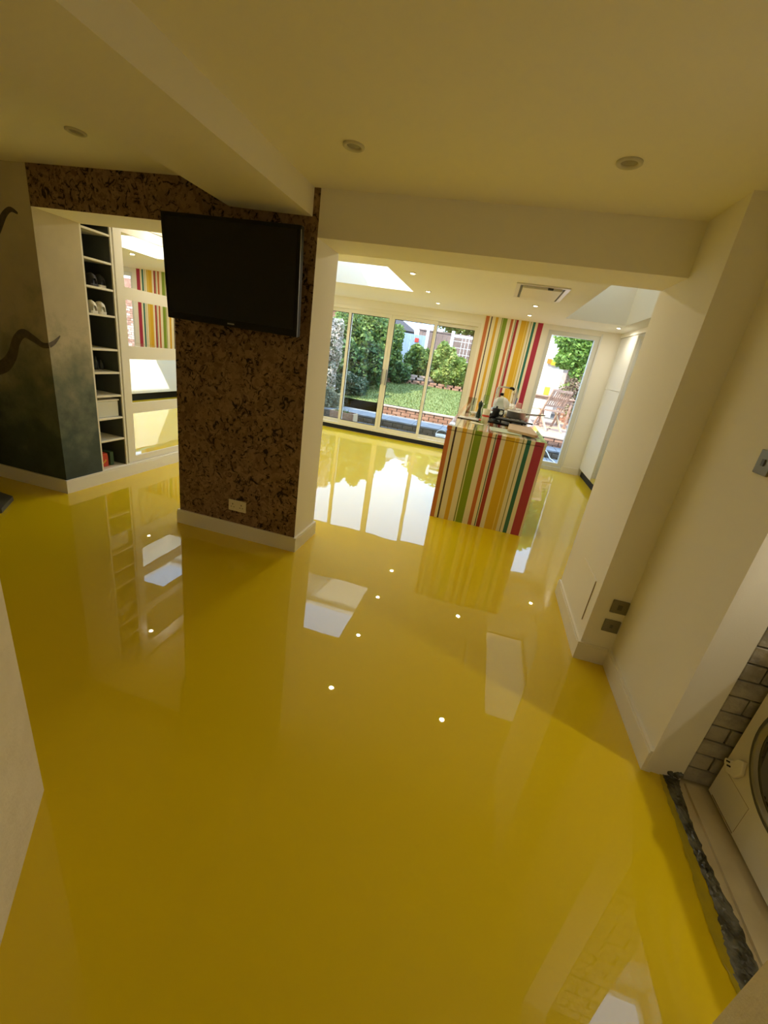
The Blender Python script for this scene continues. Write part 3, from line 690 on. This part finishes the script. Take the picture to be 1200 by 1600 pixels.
MB().tube([(.02, .01, .05), (.035, .012, .22)], .007, 7).build('blue_handle', blue, kn)
MB().tube([(-.02, .01, .05), (-.03, .012, .25), (-.03, .012, .28)], [.005, .006, .018], 7).build('wooden_spoon', cutwood, kn)
o = MB().lathe([(.0001, 0), (.045, 0), (.05, .04), (.045, .06), (.0001, .062)], (.50, 5.78, T), 16).build('butter_dish', ceramic); tag(o, 'round lidded white dish beyond the saucepan handle', 'dish')
o = MB().bbox(.40, .48, 6.40, 6.46, T, T+.17, .01).build('soap_bottle', mat('pink_soap', (.68, .38, .34), .35)); tag(o, 'pinkish soap bottle by the crimson stripe', 'bottle')

# ================================================================== TALL UNITS
XC = 1.79
tu = empty('tall_units', (XC, 5.4, 0), label='run of tall glossy white handleless kitchen units along the right', cat='kitchen units'); L = tu.location
local(box(XC+.02, 2.41, 3.06, YB-.02, .12, 2.24), L).build('carcass', gloss, tu)
local(box(XC+.05, 2.35, 3.06, YB-.02, 0, .12), L).build('plinth', darkgap, tu)
ys = [YB-.02, 7.72, 6.85, 6.23, 5.60, 4.98, 4.35, 3.72, 3.07]
for i, (b, a) in enumerate(zip(ys, ys[1:])):
    for z0, z1 in (((.13, 1.468), (1.474, 2.238)) if i == 1 else ((.13, 2.238),)):
        local(MB().bbox(XC, XC+.02, a+.002, b-.002, z0, z1, .002), L).build('door', whitegloss if i < 2 else smoke_mirror, tu)

# ================================================================== SOCKETS AND SWITCHES
def plate_y(name, x, z, w_, h_, m1, label, cat, marks):
    t = empty(name, (x, YP0-.003 if name == 'double_socket' else 2.275, z), label=label, cat=cat)
    MB().bbox(-w_/2, w_/2, -.009, 0, -h_/2, h_/2, .003).build('faceplate', m1, t)
    for (n, mx, mz, mw, mh, mm) in marks: MB().box(mx-mw/2, mx+mw/2, -.0115, -.009, mz-mh/2, mz+mh/2).build(n, mm, t)
mk_ = []
for sx in (-.036, .036): mk_ += [('pin_hole', sx, .012, .005, .010, slot), ('pin_hole', sx-.011, -.010, .008, .004, slot), ('pin_hole', sx+.011, -.010, .008, .004, slot)]
mk_ += [('rocker', -.012, .026, .010, .014, outletw), ('rocker', .012, .026, .010, .014, outletw)]
plate_y('double_socket', -1.650, .258, .146, .086, outletw, 'cream double wall socket low on the cork pillar', 'socket', mk_)
plate_y('switch_plate', .955, .385, .086, .080, outletgrey, 'upper of two grey metal switch plates low on the right', 'switch', [('rocker', 0, 0, .022, .030, machgrey)])
plate_y('socket_plate', .950, .258, .086, .078, outletgrey, 'lower of two grey metal plates low on the right', 'socket', [('rocker', 0, 0, .014, .020, machgrey)])
t = empty('light_switch', (1.0, 1.745, 1.335), label='grey metal light switch at the right edge of the picture', cat='switch')
MB().bbox(-.009, 0, -.043, .043, -.043, .043, .003).build('faceplate', outletgrey, t); MB().box(-.013, -.009, -.008, .008, -.012, .012).build('rocker', machgrey, t)

# ================================================================== WASHING MACHINE
XW = 1.235
wmn = empty('washing_machine', (XW, 1.265, 0), label='white front-loading washing machine with dark round door at the right edge', cat='washing machine')
MB().bbox(.0, .58, -.30, .30, .012, .85, .012).build('cabinet', machinew, wmn)
for a in (.05, .53):
    for b in (-.26, .26): MB().lathe([(.02, 0), (.02, .014)], (a, b, 0), 10).build('foot', black, wmn)
pcz = .425
MB().lathe([(.232, -.001), (.234, -.008), (.228, -.013), (.214, -.012), (.208, -.008)], (0, 0, pcz), 48, 'x').build('outer_ring', machgrey, wmn)
dd = MB().lathe([(.212, -.006), (.211, -.017), (.204, -.020), (.198, -.016), (.190, -.008)], (0, 0, pcz), 48, 'x').build('door_rim', machrim, wmn)
MB().lathe([(.192, -.007), (.14, -.013), (.07, -.018), (.0001, -.019)], (0, 0, pcz), 40, 'x').build('door_glass', porthole, dd)
hy, hz = .215, pcz-.175
cl = MB().extr([(-.001, hy+.062, hz-.058), (-.001, hy+.030, hz-.078), (-.001, hy-.010, hz-.060), (-.001, hy-.030, hz-.020), (-.001, hy-.012, hz+.030), (-.001, hy+.014, hz+.012), (-.001, hy+.030, hz-.018), (-.001, hy+.066, hz-.040)], (-.016, 0, 0)).build('door_hinge', machinew, wmn, bevel=.004)
for q in (0, 1): MB().bar((-.018, hy+.034-.012*q, hz-.030-.010*q), (-.018, hy+.050-.012*q, hz-.040-.010*q), .003, .006).build('hinge_slot', slot, wmn)
mb = MB(); mb.box(-.0006, .001, .107, .275, .1630, .1642); mb.box(-.0006, .001, .106, .1072, .035, .163); mb.box(-.0012, .001, .108, .262, .024, .027)
mb.build('panel_seam', woodstrip, wmn)
MB().bbox(-.004, .0, -.28, .28, .72, .83, .003).build('control_panel', machgrey, wmn)
MB().lathe([(.03, -.004), (.027, -.024), (.0001, -.025)], (0, 0, .775), 18, 'x').build('dial', machrim, wmn)

# floor trim strip in front of machine, taped threshold
random.seed(5)
o = MB().extr([(1.150, 1.56, .001), (1.205, 1.56, .001), (1.205, .86, .001), (1.128, .86, .001)][::-1], (0, 0, .012)).build('floor_strip', beige); tag(o, 'loose beige floor strip lying in front of the washing machine', 'floor strip')
o = MB().extr([(1.2055, 1.56, .001), (1.212, 1.56, .001), (1.200, .86, .001), (1.206, .86, .001)][:2]+[(1.2090, .86, .001), (1.2055, .86, .001)][:2], (0, 0, .004)).build('strip_edge', woodstrip); tag(o, 'thin brown edge strip along the foot of the washing machine', 'floor strip')
def crumple(path, name, m_, label, zamp, seed, parent=None):
    random.seed(seed); v = []; f = []; n = 9
    P = [Vector(p[:2]) for p in path]; W = [p[2] for p in path]
    pts, ws = smooth(P, W, 9)
    for i, (p, w0) in enumerate(zip(pts, ws)):
        for k in range(n):
            u = k/(n-1)-.5; edge = 1-abs(u)*2
            wob = random.uniform(-.004, .004)
            v.append((p.x+u*w0+wob, p.y+random.uniform(-.004, .004), .0025+zamp*(edge**.6)*random.uniform(.25, 1)))
    for i in range(len(pts)-1):
        for k in range(n-1): f.append((i*n+k, i*n+k+1, (i+1)*n+k+1, (i+1)*n+k))
    return tag(MB().add(v, [q[::-1] for q in f]).build(name, m_), label, 'tape')
tpe = crumple([(1.088, .84, .085), (1.078, .92, .085), (1.083, 1.0, .075), (1.092, 1.08, .06), (1.090, 1.16, .045), (1.088, 1.26, .042), (1.090, 1.40, .044), (1.098, 1.52, .055), (1.105, 1.585, .075)], 'threshold_tape', tape,
    'crumpled dark tape along the laundry threshold', .014, 11)
o = crumple([(1.045, .84, .04), (1.036, 1.0, .04), (1.043, 1.12, .04), (1.056, 1.30, .035), (1.064, 1.50, .028), (1.07, 1.58, .02)], 'olive_film', greentape, 'olive film border where the resin meets the dark tape', .0012, 12)
random.seed(8)
for i in range(3):
    c = Vector((1.085+.018*i, 1.592-.008*i, .008+.004*i)); v = []; f = []; n = 8
    for a in range(5):
        for k in range(n):
            th = math.pi*(a+.5)/5; ph = 2*math.pi*k/n; r_ = random.uniform(.014, .026)
            v.append(c+Vector((r_*1.2*math.sin(th)*math.cos(ph), r_*math.sin(th)*math.sin(ph)*.9, r_*(math.cos(th)+.8)*.8)))
    for a in range(4):
        for k in range(n): f.append((a*n+k, (a+1)*n+k, (a+1)*n+(k+1) % n, a*n+(k+1) % n))
    f += [tuple(range(n)), tuple(range(5*n-1, 4*n-1, -1))]
    tw = MB().add(v, f).build('tape_wad', tape); tag(tw, 'crumpled wad of dark tape at the wall corner, %s' % ['closest to the cream wall', 'middle one', 'closest to the bricks'][i], 'tape', 'tape wads at the threshold corner')
# dark hearth slab, left edge
tag(MB().prism([(-4.6, 2.45), (-4.6, 1.75), (-3.26, 2.02), (-3.24, 2.12), (-3.40, 2.32)], 0.0, .035).build('hearth_slab', slate), 'dark slate slab corner on the floor at the left edge', 'slab')

# ================================================================== OUTDOORS
struct(box(-14, 10, YB+.28, 40, -.5, -.06).build('ground', soil), 'garden ground', 'ground')
ter = struct(empty('terrace', (0, 8.5, 0)), 'lower grey slab terrace and step outside the doors', 'terrace')
random.seed(21)
for i in range(13):
    for j, (y0, y1) in enumerate(((8.04, 8.50), (8.51, 8.98))):
        x0 = -4.2+i*.56; local(MB().bbox(x0, x0+.55, y0, y1, -.06, -.008+random.uniform(0, .004), .004), ter.location).build('slab', slab, ter)
for i in range(10):   # step tread slabs
    x0 = -3.9+i*.61; local(MB().bbox(x0, x0+.602, 9.02, 9.45, .115, .150, .005), ter.location).build('slab', slab, ter)
for i in range(10):   # upper tread, paler, to the lawn wall
    x0 = -3.9+i*.61; local(MB().bbox(x0, x0+.602, 9.455, 9.88, .112, .148, .005), ter.location).build('slab', slab, ter)
local(box(-3.9, 2.2, 9.04, 9.88, -.06, .112), ter.location).build('step_core', darkbrick, ter)
def brickwall(name, label, x0, x1, y, z0, courses, m1, bw=.215, bh=.065, depth=.10, cap=None):
    t = tag(empty(name, (x0, y, z0)), label, 'brick wall')
    MB().box(0, x1-x0, .012, depth, 0, courses*(bh+.010)).build('mortar_core', mortar, t)
    for c in range(courses):
        x = 0 if c % 2 else -.11
        while x < x1-x0-.02:
            a = max(0, x); b = min(x1-x0, x+bw)
            if b-a > .03: MB().bbox(a+.004, b-.004, random.uniform(0, .005), .05, c*(bh+.01)+.004, (c+1)*(bh+.01)-.004, .005).build('brick', m1, t)
            x += bw+.01
    if cap: MB().bbox(-.02, x1-x0+.02, -.015, depth+.02, courses*(bh+.01), courses*(bh+.01)+.035, .008).build('coping', cap, t)
    return t
brickwall('step_riser', 'low dark brick riser facing the glazed doors', -3.9, 2.2, 8.99, -.05, 2, darkbrick)
brickwall('lawn_wall', 'low terracotta brick wall holding up the lawn edge', -2.35, .45, 9.885, .10, 3, redbrick, cap=palebrick)
brickwall('patio_wall', 'low terracotta brick wall holding up the patio', .55, 3.4, 9.60, .10, 3, redbrick, cap=palebrick)
struct(MB().prism([(-2.6, 9.95), (-5.2, 9.95), (-5.2, 15.6), (1.0, 15.6), (.5, 9.95)][::-1], -.05, .05).build('lawn_base', soil), 'earth below the lawn', 'ground')
# lawn: gently sloping up, curved far edge
v = []; f = []; nx, ny = 30, 30
for j in range(ny+1):
    for i in range(nx+1):
        x = -4.6+5.1*i/nx; far = 14.0-.10*(x+1.2)**2; y = 9.97+(far-9.97)*j/ny
        v.append((x, y, .365+(y-9.97)*.085+.012*math.sin(3*x+2*y)))
for j in range(ny):
    for i in range(nx): k = j*(nx+1)+i; f.append((k, k+1, k+nx+2, k+nx+1))
lw = tag(MB().add(v, f).build('lawn', lawnm), 'curved sunlit lawn rising towards the back fence', 'lawn', kind='stuff')
# grass blades tufts on lawn as real relief
random.seed(31); mb = MB()
for i in range(9000):
    x = random.uniform(-4.5, .45); far = 14.0-.10*(x+1.2)**2; y = random.uniform(9.99, far); z0 = .365+(y-9.97)*.085+.012*math.sin(3*x+2*y)
    a = random.uniform(0, 6.28); w0 = .012; h0 = random.uniform(.02, .05); dx, dy = math.cos(a)*w0, math.sin(a)*w0
    mb.add([(x-dx, y-dy, z0-.005), (x+dx, y+dy, z0-.005), (x+random.uniform(-.02, .02), y+random.uniform(-.02, .02), z0+h0)], [(0, 1, 2)])
g = mb.build('grass_blades', lawnm, lw); g['kind'] = 'stuff'
# far beds: curved two-tier brick edging
random.seed(41)
def bedwall(name, label, pts, z0, courses, m1):
    t = tag(empty(name, (pts[0][0], pts[0][1], z0)), label, 'brick edging'); L = t.location
    for (ax, ay, az), (bx1, by1, bz) in zip(pts, pts[1:]):
        d = Vector((bx1-ax, by1-ay, bz-az)); ln = d.length; k = max(1, int(ln/.23)); ang = math.atan2(d.y, d.x)
        for c in range(courses):
            for i in range(k):
                q = Vector((ax, ay, az))+d*((i+.5+(.25 if c % 2 else 0))/k)-L
                o = MB().bbox(-.106, .106, -.05, .05, 0, .066, .006).build('brick', m1, t); o.location = (q.x, q.y, q.z+c*.075); o.rotation_euler = (0, 0, ang+random.uniform(-.03, .03))
    return t
cv = [(-4.3, 12.6, .56), (-3.6, 13.25, .62), (-2.8, 13.7, .66), (-2.0, 13.95, .68), (-1.2, 14.02, .70), (-.4, 13.95, .70), (.4, 13.8, .69)]
bedwall('bed_edging', 'curved brick edging along the far side of the lawn', cv, .5, 2, redbrick)
bedwall('upper_bed_edging', 'second, higher brick edging behind the lawn', [(x+.1, y+.45, z+.16) for x, y, z in cv[2:]], .7, 2, palebrick)
struct(MB().prism([(-4.5, 12.7), (-3.6, 13.35), (-2.8, 13.8), (-1.2, 14.1), (.6, 13.9), (.6, 17.4), (-6, 17.4), (-6, 12.7)], .0, .80).build('flower_bed', soil), 'earth bed behind the lawn', 'flower bed')

# patio boards
struct(box(.55, 6.0, 9.70, 15, -.06, .34).build('patio_base', darkbrick), 'raised base under the patio', 'patio')
pt = struct(empty('patio', (.55, 9.64, .34)), 'raised patio of reddish boards outside the glazed door', 'patio')
random.seed(51)
for i in range(26):
    a = i*.15; MB().bbox(0, 3.9, a, a+.142, .0, .03+random.uniform(0, .003), .003).build('board', random.choice((deckm, deckm, deckm2)), pt)

# garden furniture
def folding_chair(loc, rz, label, group=None):
    t = empty('folding_chair', loc, rz, label=label, cat='chair', group=group)
    W = .23
    for s in (-1, 1):
        MB().bar((s*W, .30, 0), (s*(W), -.20, .92), .028, .045, (0, 1, 0)).build('back_leg', teak, t)          # long leg becoming back upright
        MB().bar((s*(W-.035), -.26, 0), (s*(W-.035), .22, .45), .028, .040, (0, 1, 0)).build('cross_leg', teakpale, t)
    MB().bar((-W, -.196, .905), (W, -.196, .905), .03, .055).build('top_rail', teak, t)
    MB().bar((-W, -.02, .555), (W, -.02, .555), .03, .045).build('lower_rail', teak, t)
    for i in range(8):
        x = -.185+i*.053; MB().bar((x, -.190, .885), (x, -.026, .565), .026, .012, (0, 1, 0)).build('back_slat', teak, t)
    for i in range(7):
        y_ = -.16+i*.062; MB().box(-W, W, y_, y_+.05, .44, .458).build('seat_slat', teak, t)
    MB().bar((-W, .22, .12), (W, .22, .12), .02, .03).build('stretcher', teak, t); MB().bar((-W+.03, -.17, .09), (W-.03, -.17, .09), .02, .03).build('stretcher', teakpale, t)
    return t
PZ = .372
folding_chair((1.50, 10.55, PZ), R(24), 'slatted wooden folding chair outside the narrow glazed door')
folding_chair((2.35, 11.55, PZ), R(100), 'second wooden folding chair, half hidden at the right of the glazed door')
tb = empty('garden_table', (1.35, 11.75, PZ), R(8), label='reddish wooden slatted garden table behind the folding chair', cat='table')
for i in range(8): MB().bbox(-.75, .75, -.42+i*.106, -.42+i*.106+.098, .70, .725, .003).build('table_slat', teak, tb)
for a in (-.62, .62):
    for b in (-.34, .34): MB().bar((a, b, 0), (a, b, .70), .05).build('leg', teak, tb)
MB().bar((-.62, -.34, .66), (.62, -.34, .66), .03, .07).build('apron', teak, tb); MB().bar((-.62, .34, .66), (.62, .34, .66), .03, .07).build('apron', teak, tb)
bn = empty('garden_bench', (.95, 11.10, PZ), R(8), label='low wooden bench in front of the garden table', cat='bench')
for i in range(3): MB().bbox(-.5, .5, -.15+i*.105, -.15+i*.105+.095, .40, .425, .003).build('bench_slat', teakpale, bn)
for a in (-.42, .42): MB().bar((a, -.12, 0), (a, .0, .40), .05).build('leg', teak, bn); MB().bar((a, .14, 0), (a, .02, .40), .05).build('leg', teak, bn)

# foliage
def leaves(mb, c, rad, n, size, rnd, flat=1.0, droop=.3, shell=.55):
    for _ in range(n):
        d = Vector((rnd.gauss(0, 1), rnd.gauss(0, 1), rnd.gauss(0, 1))).normalized()
        r_ = shell+(1-shell)*rnd.random(); bump = 1+.18*math.sin(5*d.x+3*d.y)*math.cos(4*d.z)
        p = Vector((c[0]+d.x*rad[0]*r_*bump, c[1]+d.y*rad[1]*r_*bump, c[2]+d.z*rad[2]*r_*bump))
        a = Vector((rnd.gauss(0, 1), rnd.gauss(0, 1), rnd.gauss(0, .6)-droop)).normalized(); b = a.orthogonal(); b.rotate(Quaternion(a, rnd.uniform(0, 6.28)))
        s = size*rnd.uniform(.6, 1.3)
        mb.add([p-a*s, p+b*s*.42, p+a*s, p-b*s*.42], [(0, 1, 2, 3)])
def bush(name, label, cat, blobs, n, size, m_, seed, group=None, stem=True, extra=None, base=None):
    """blobs = [(x,y,z,rx,ry,rz)]; world coords"""
    rnd = random.Random(seed); b0 = blobs[0]; zb = base if base is not None else min(b[2]-b[5] for b in blobs)
    t = empty(name, (b0[0], b0[1], zb), label=label, cat=cat, group=group); L = t.location
    tot = sum(b[3]*b[5] for b in blobs); mb = MB()
    for b in blobs: leaves(mb, b[:3], b[3:], int(n*b[3]*b[5]/tot), size, rnd)
    fo = local(mb, L).build('foliage', m_, t); fo['kind'] = 'stuff'
    st = MB()
    for k in range(5):
        b = blobs[k % len(blobs)]; a_ = rnd.uniform(0, 6.28)
        st.tube([(b0[0]+.06*math.cos(a_), b0[1]+.06*math.sin(a_), zb), ((b0[0]+b[0])/2+.1*math.cos(a_), (b0[1]+b[1])/2, (zb+b[2])/2), (b[0]+.3*b[3]*math.cos(a_), b[1]+.3*b[4]*math.sin(a_), b[2]+.4*b[5])], [.03, .02, .008], 6)
    local(st, L).build('stems', bark, t)
    if extra:
        m2, n2, s2 = extra; mb = MB()
        for b in blobs: leaves(mb, b[:3], [q*1.04 for q in b[3:]], int(n2*b[3]*b[5]/tot), s2, rnd, shell=.85)
        e = local(mb, L).build('blossom', m2, t); e['kind'] = 'stuff'
    return t
# left border, near the doors
bush('flowering_shrub', 'tall pale pink flowering shrub at the left pane of the sliding doors', 'shrub', [(-3.95, 9.9, 1.55, .42, .4, .62), (-3.9, 9.8, .8, .32, .35, .5)], 5200, .050, lf_silver, 1, extra=(blossom, 3400, .034), base=-.06)
bush('lavender_bush', 'low grey-green feathery bush at the foot of the left pane', 'bush', [(-3.75, 9.35, .25, .40, .30, .40), (-3.5, 9.5, .2, .3, .3, .32)], 4200, .035, lf_silver, 2, base=-.06)
bush('broadleaf_tree', 'rounded bright green broadleaf tree filling the second pane', 'tree', [(-4.1, 12.2, 1.80, .80, .8, .68), (-3.5, 12.4, 1.80, .58, .6, .70)], 11000, .065, lf_mid, 3, extra=(lf_bright, 3600, .06), base=.3)
bush('dark_shrub', 'dark fern-like shrub below the broadleaf tree', 'shrub', [(-3.75, 11.3, .95, .6, .5, .7), (-3.35, 11.6, 1.15, .45, .45, .65), (-4.2, 11.0, .8, .5, .5, .6)], 9000, .055, lf_dark, 4, extra=(lf_mid, 2400, .07), base=.1)
bush('low_border_shrub', 'low dark shrub edging the left side of the lawn', 'shrub', [(-3.45, 10.6, .55, .45, .5, .35), (-3.9, 10.3, .5, .5, .4, .4)], 6000, .045, lf_dark, 5, extra=(lf_silver, 600, .04), base=.0)
bush('tall_laurel', 'tall green laurel left of the pale blue fence', 'shrub', [(-3.55, 13.9, 1.75, .62, .5, .75), (-3.35, 13.75, 1.15, .5, .45, .5)], 9000, .06, lf_mid, 6, extra=(lf_bright, 2500, .055), base=.6)
bush('mid_border_plant', 'spiky dark green plant in front of the pale blue fence', 'plant', [(-2.95, 13.7, .98, .42, .4, .34)], 3600, .06, lf_dark, 7, extra=(lf_mid, 1200, .07), base=.6)
bush('palm_bush', 'feathery dark green shrub in front of the brown fence', 'shrub', [(-2.55, 14.7, 1.42, .42, .4, .46), (-2.25, 14.6, 1.25, .35, .35, .35)], 6500, .075, lf_mid, 8, extra=(lf_bright, 1300, .08), base=.8)
bush('sunlit_shrub', 'big yellow-green sunlit shrub before the white trellis', 'shrub', [(-1.68, 14.6, 1.55, .36, .4, .50), (-1.35, 14.45, 1.35, .42, .4, .42), (-1.0, 14.35, 1.2, .42, .4, .38), (-1.45, 14.3, 1.05, .45, .4, .32)], 12000, .07, lf_yellow, 9, extra=(lf_bright, 3500, .075), base=.78)
bush('yellow_tree', 'tall yellow-green tree beyond the trellis', 'tree', [(-1.6, 19.5, 3.3, 1.5, 1.2, .65), (-.4, 19.5, 3.1, 1.2, 1.2, .7), (.5, 19.4, 2.9, 1.0, 1.0, .8)], 10000, .10, lf_yellow, 10, base=-.06)
bush('conifer_bush', 'green bush seen between the trellis and the striped wall', 'bush', [(-.25, 14.4, 1.15, .35, .4, .40)], 4500, .06, lf_bright, 12, base=.78)

# fences
fb = empty('brown_fence', (-3.0, 16.6, .45), label='purple-brown board fence across the end of the garden', cat='fence')
for i in range(20): MB().bbox(i*.15, i*.15+.147, random.uniform(0, .01), .03, 0, 2.02, .003).build('board', fencebrown, fb)
MB().box(-.02, 3.05, .03, .07, .3, .38).build('rail', fencebrown, fb); MB().box(-.02, 3.05, .03, .07, 1.6, 1.68).build('rail', fencebrown, fb)
MB().bbox(-.03, 3.05, -.02, .05, 2.02, 2.06, .004).build('capping', fencebrown, fb)
pb = empty('pale_blue_fence', (-3.6, 15.4, .5), R(18), label='pale blue-white slatted fence panel left of the brown fence', cat='fence')
for i in range(8): MB().bbox(i*.135, i*.135+.130, 0, .025, 0, 1.75, .004).build('slat', fenceblue, pb)
MB().box(0, 1.08, .025, .06, 1.5, 1.57).build('rail', fenceblue, pb); MB().box(0, 1.08, .025, .06, .3, .37).build('rail', fenceblue, pb)
MB().bbox(1.08, 1.17, -.03, .06, 0, 2.0, .006).build('post', fencewhite, pb)
o = MB().bbox(.70, .84, -.025, 0, 1.50, 1.64, .01).build('red_sign', red, pb); o['label'] = 'small red square sign'
# trellis
tl = empty('white_trellis', (-1.60, 15.25, .7), R(0), label='white trellis arch with a square post at the back of the garden', cat='trellis')
MB().bbox(-.05, .05, -.05, .05, 0, 1.80, .006).build('post', fencewhite, tl)
MB().bbox(1.30, 1.40, -.05, .05, 0, 1.70, .006).build('post', fencewhite, tl)
MB().bbox(.05, 1.30, -.03, .03, 1.62, 1.70, .006).build('top_rail', fencewhite, tl)
for i in range(9): MB().box(.33+i*.115, .345+i*.115, -.01, .01, .3, 1.62).build('upright', fencewhite, tl)
for i in range(6): MB().box(.05, 1.30, -.022, -.010, .5+i*.2, .513+i*.2).build('crossbar', fencewhite, tl)
# shed with roof
sd = empty('garden_shed', (-4.6, 16.2, .3), R(10), label='dark-roofed shed behind the laurel', cat='shed')
MB().box(-.2, 1.25, 0, 1.6, 0, 2.0).build('walls', fenceblue, sd)
MB().extr([(-.4, -.25, 2.05), (1.45, -.25, 2.05), (1.45, -.25, 2.12), (.55, -.25, 2.62), (-.4, -.25, 2.12)], (0, 2.1, 0)).build('roof', shedm, sd)
# neighbour's brick house at the far left, pitched brown roofs behind the fence
nh = empty('neighbour_house', (-8.75, 17.2, -.06), label='terracotta brick neighbouring house behind the left border', cat='house')
MB().box(0, 3.1, 0, 4, 0, 2.95).build('walls', orangebrick, nh)
MB().extr([(-.2, -.3, 2.95), (3.3, -.3, 2.95), (3.3, 2.0, 3.1), (-.2, 2.0, 3.1)], (0, 0, .1)).build('roof', render_white, nh)
wf = MB().box(2.0, 2.8, -.03, 0, 1.2, 2.1).build('window', render_white, nh); MB().box(2.06, 2.74, -.035, -.03, 1.26, 2.04).build('pane', charcoal, wf)
hr = empty('far_roof', (-2.4, 22, -.06), label='brown tiled house roof rising beyond the brown fence', cat='house')
MB().box(0, 6, 0, 4, 0, 2.45).build('walls', palebrick, hr)
MB().extr([(-.3, -.3, 2.4), (6.2, -.3, 2.4), (6.2, 2, 3.2), (.9, 2, 3.2)], (0, 0, .12)).build('roof', rooftile, hr)

up = empty('sun_block_storey', (1.8, -.5, 2.77), label='unseen storey-shaped block added above the near room to shade the long skylight', cat='house')  # unseen block, added and sized to keep direct sun out of the long skylight
MB().box(-4.85, -.6, -3.5, 3.5, 0, 5.6).build('walls', render_white, up); MB().box(-5.0, -.45, -3.7, 3.7, 5.6, 5.8).build('roof', rooftile, up)

# right side: ivy wall, white outbuilding
iw = empty('garden_brick_wall', (2.0, 13.3, -.06), R(-4), label='pale brick wall with ivy behind the patio table', cat='brick wall')
MB().box(0, 6, .02, .2, 0, 2.6).build('mortar_core', redbrick, iw)
random.seed(61)
for c in range(20):
    for i in range(20):
        x = i*.225-(.11 if c % 2 else 0); a = max(0, x)
        if c*.075+.4 > 2.5: continue
        MB().bbox(a+.004, x+.212, random.uniform(0, .006), .04, .4+c*.075+.004, .4+(c+1)*.075-.004, .005).build('brick', random.choice((palebrick, redbrick)), iw)
bush('ivy', 'dense bright green ivy spilling over the brick wall', 'ivy', [(2.25, 12.9, 2.3, .55, .30, .45), (1.85, 12.9, 2.6, .45, .30, .45), (2.7, 13.0, 2.15, .55, .30, .55), (1.95, 13.0, 3.2, .6, .4, .5), (2.8, 13.0, 3.0, .7, .4, .5), (1.85, 12.9, 2.05, .35, .25, .25), (2.3, 12.9, 1.75, .3, .2, .3)], 18000, .06, lf_ivy, 13, base=2.0)
bush('dry_climber', 'dry brownish climber below the ivy on the brick wall', 'climber', [(2.35, 12.75, 1.25, .45, .14, .45), (2.8, 12.75, 1.3, .5, .14, .5), (2.5, 12.72, .75, .4, .14, .3)], 3600, .045, twig, 14, base=.36, extra=(lf_bright, 800, .045))
ob = empty('white_outbuilding', (.2, 14.6, -.06), label='bright white rendered outbuilding beyond the patio', cat='outbuilding')
MB().box(0, 1.85, 0, 2, 0, 2.9).build('walls', render_white, ob); MB().box(-.1, 1.95, -.1, 2.1, 2.9, 2.98).build('roof', render_white, ob)
os_ = empty('orange_yellow_banner', (1.50, 14.57, 1.90), label='orange and yellow panel on the white outbuilding', cat='banner')
MB().bbox(0, .13, -.03, .0, .03, .17, .004).build('orange_panel', orange, os_); MB().bbox(.13, .38, -.03, 0, 0, .15, .004).build('yellow_panel', yellowp, os_)
tag(MB().bbox(1.34, 1.47, 11.80, 11.93, PZ+.726, PZ+.726+.20, .02).build('yellow_tub', yellowp), 'small yellow tub standing on the garden table', 'tub')
# terrace things
bk = empty('white_basket', (-.74, 8.47, -.005), label='round white wire basket with a hoop handle outside the doors', cat='basket')
MB().lathe([(.0001, 0), (.10, 0), (.125, .14), (.118, .14), (.094, .01), (.0001, .008)], n=18).build('bowl', ceramic, bk)
MB().tube([(.12*math.cos(R(a)), 0, .13+.11*math.sin(R(a))) for a in range(0, 181, 20)], .006, 6).build('handle', ceramic, bk)
pl = empty('planter_box', (-2.92, 8.72, -.006), R(-8), label='small wooden trough planter on the terrace, lower left pane', cat='planter')
for q in (-.115, .115): MB().bbox(-.28, .28, q-.012, q+.012, 0, .20, .003).build('side_board', teak, pl)
for q in (-.27, .27): MB().bbox(q-.012, q+.012, -.10, .10, 0, .20, .003).build('end_board', teakpale, pl)
MB().box(-.25, .25, -.10, .10, .02, .16).build('soil', soil, pl)
rnd = random.Random(4); mb = MB()
for i in range(60):
    a = rnd.uniform(0, 6.28); x = rnd.uniform(-.22, .1); mb.add([(x, 0, .15), (x+.012, .01, .15), (x+.09*math.cos(a), .07*math.sin(a), .17+rnd.uniform(.02, .12))], [(0, 1, 2)])
e = mb.build('foliage', lf_mid, pl); e['kind'] = 'stuff'
tag(MB().tube([(1.10, 9.28, .165), (1.25, 9.16, .165), (1.33, 9.05, .162), (1.40, 8.96, .10), (1.46, 8.9, .015), (1.5, 8.7, .006), (1.55, 8.3, .006)], .011, 7).build('white_hose', ropem), 'thin white hose trailing down the step outside the glazed door', 'hose')
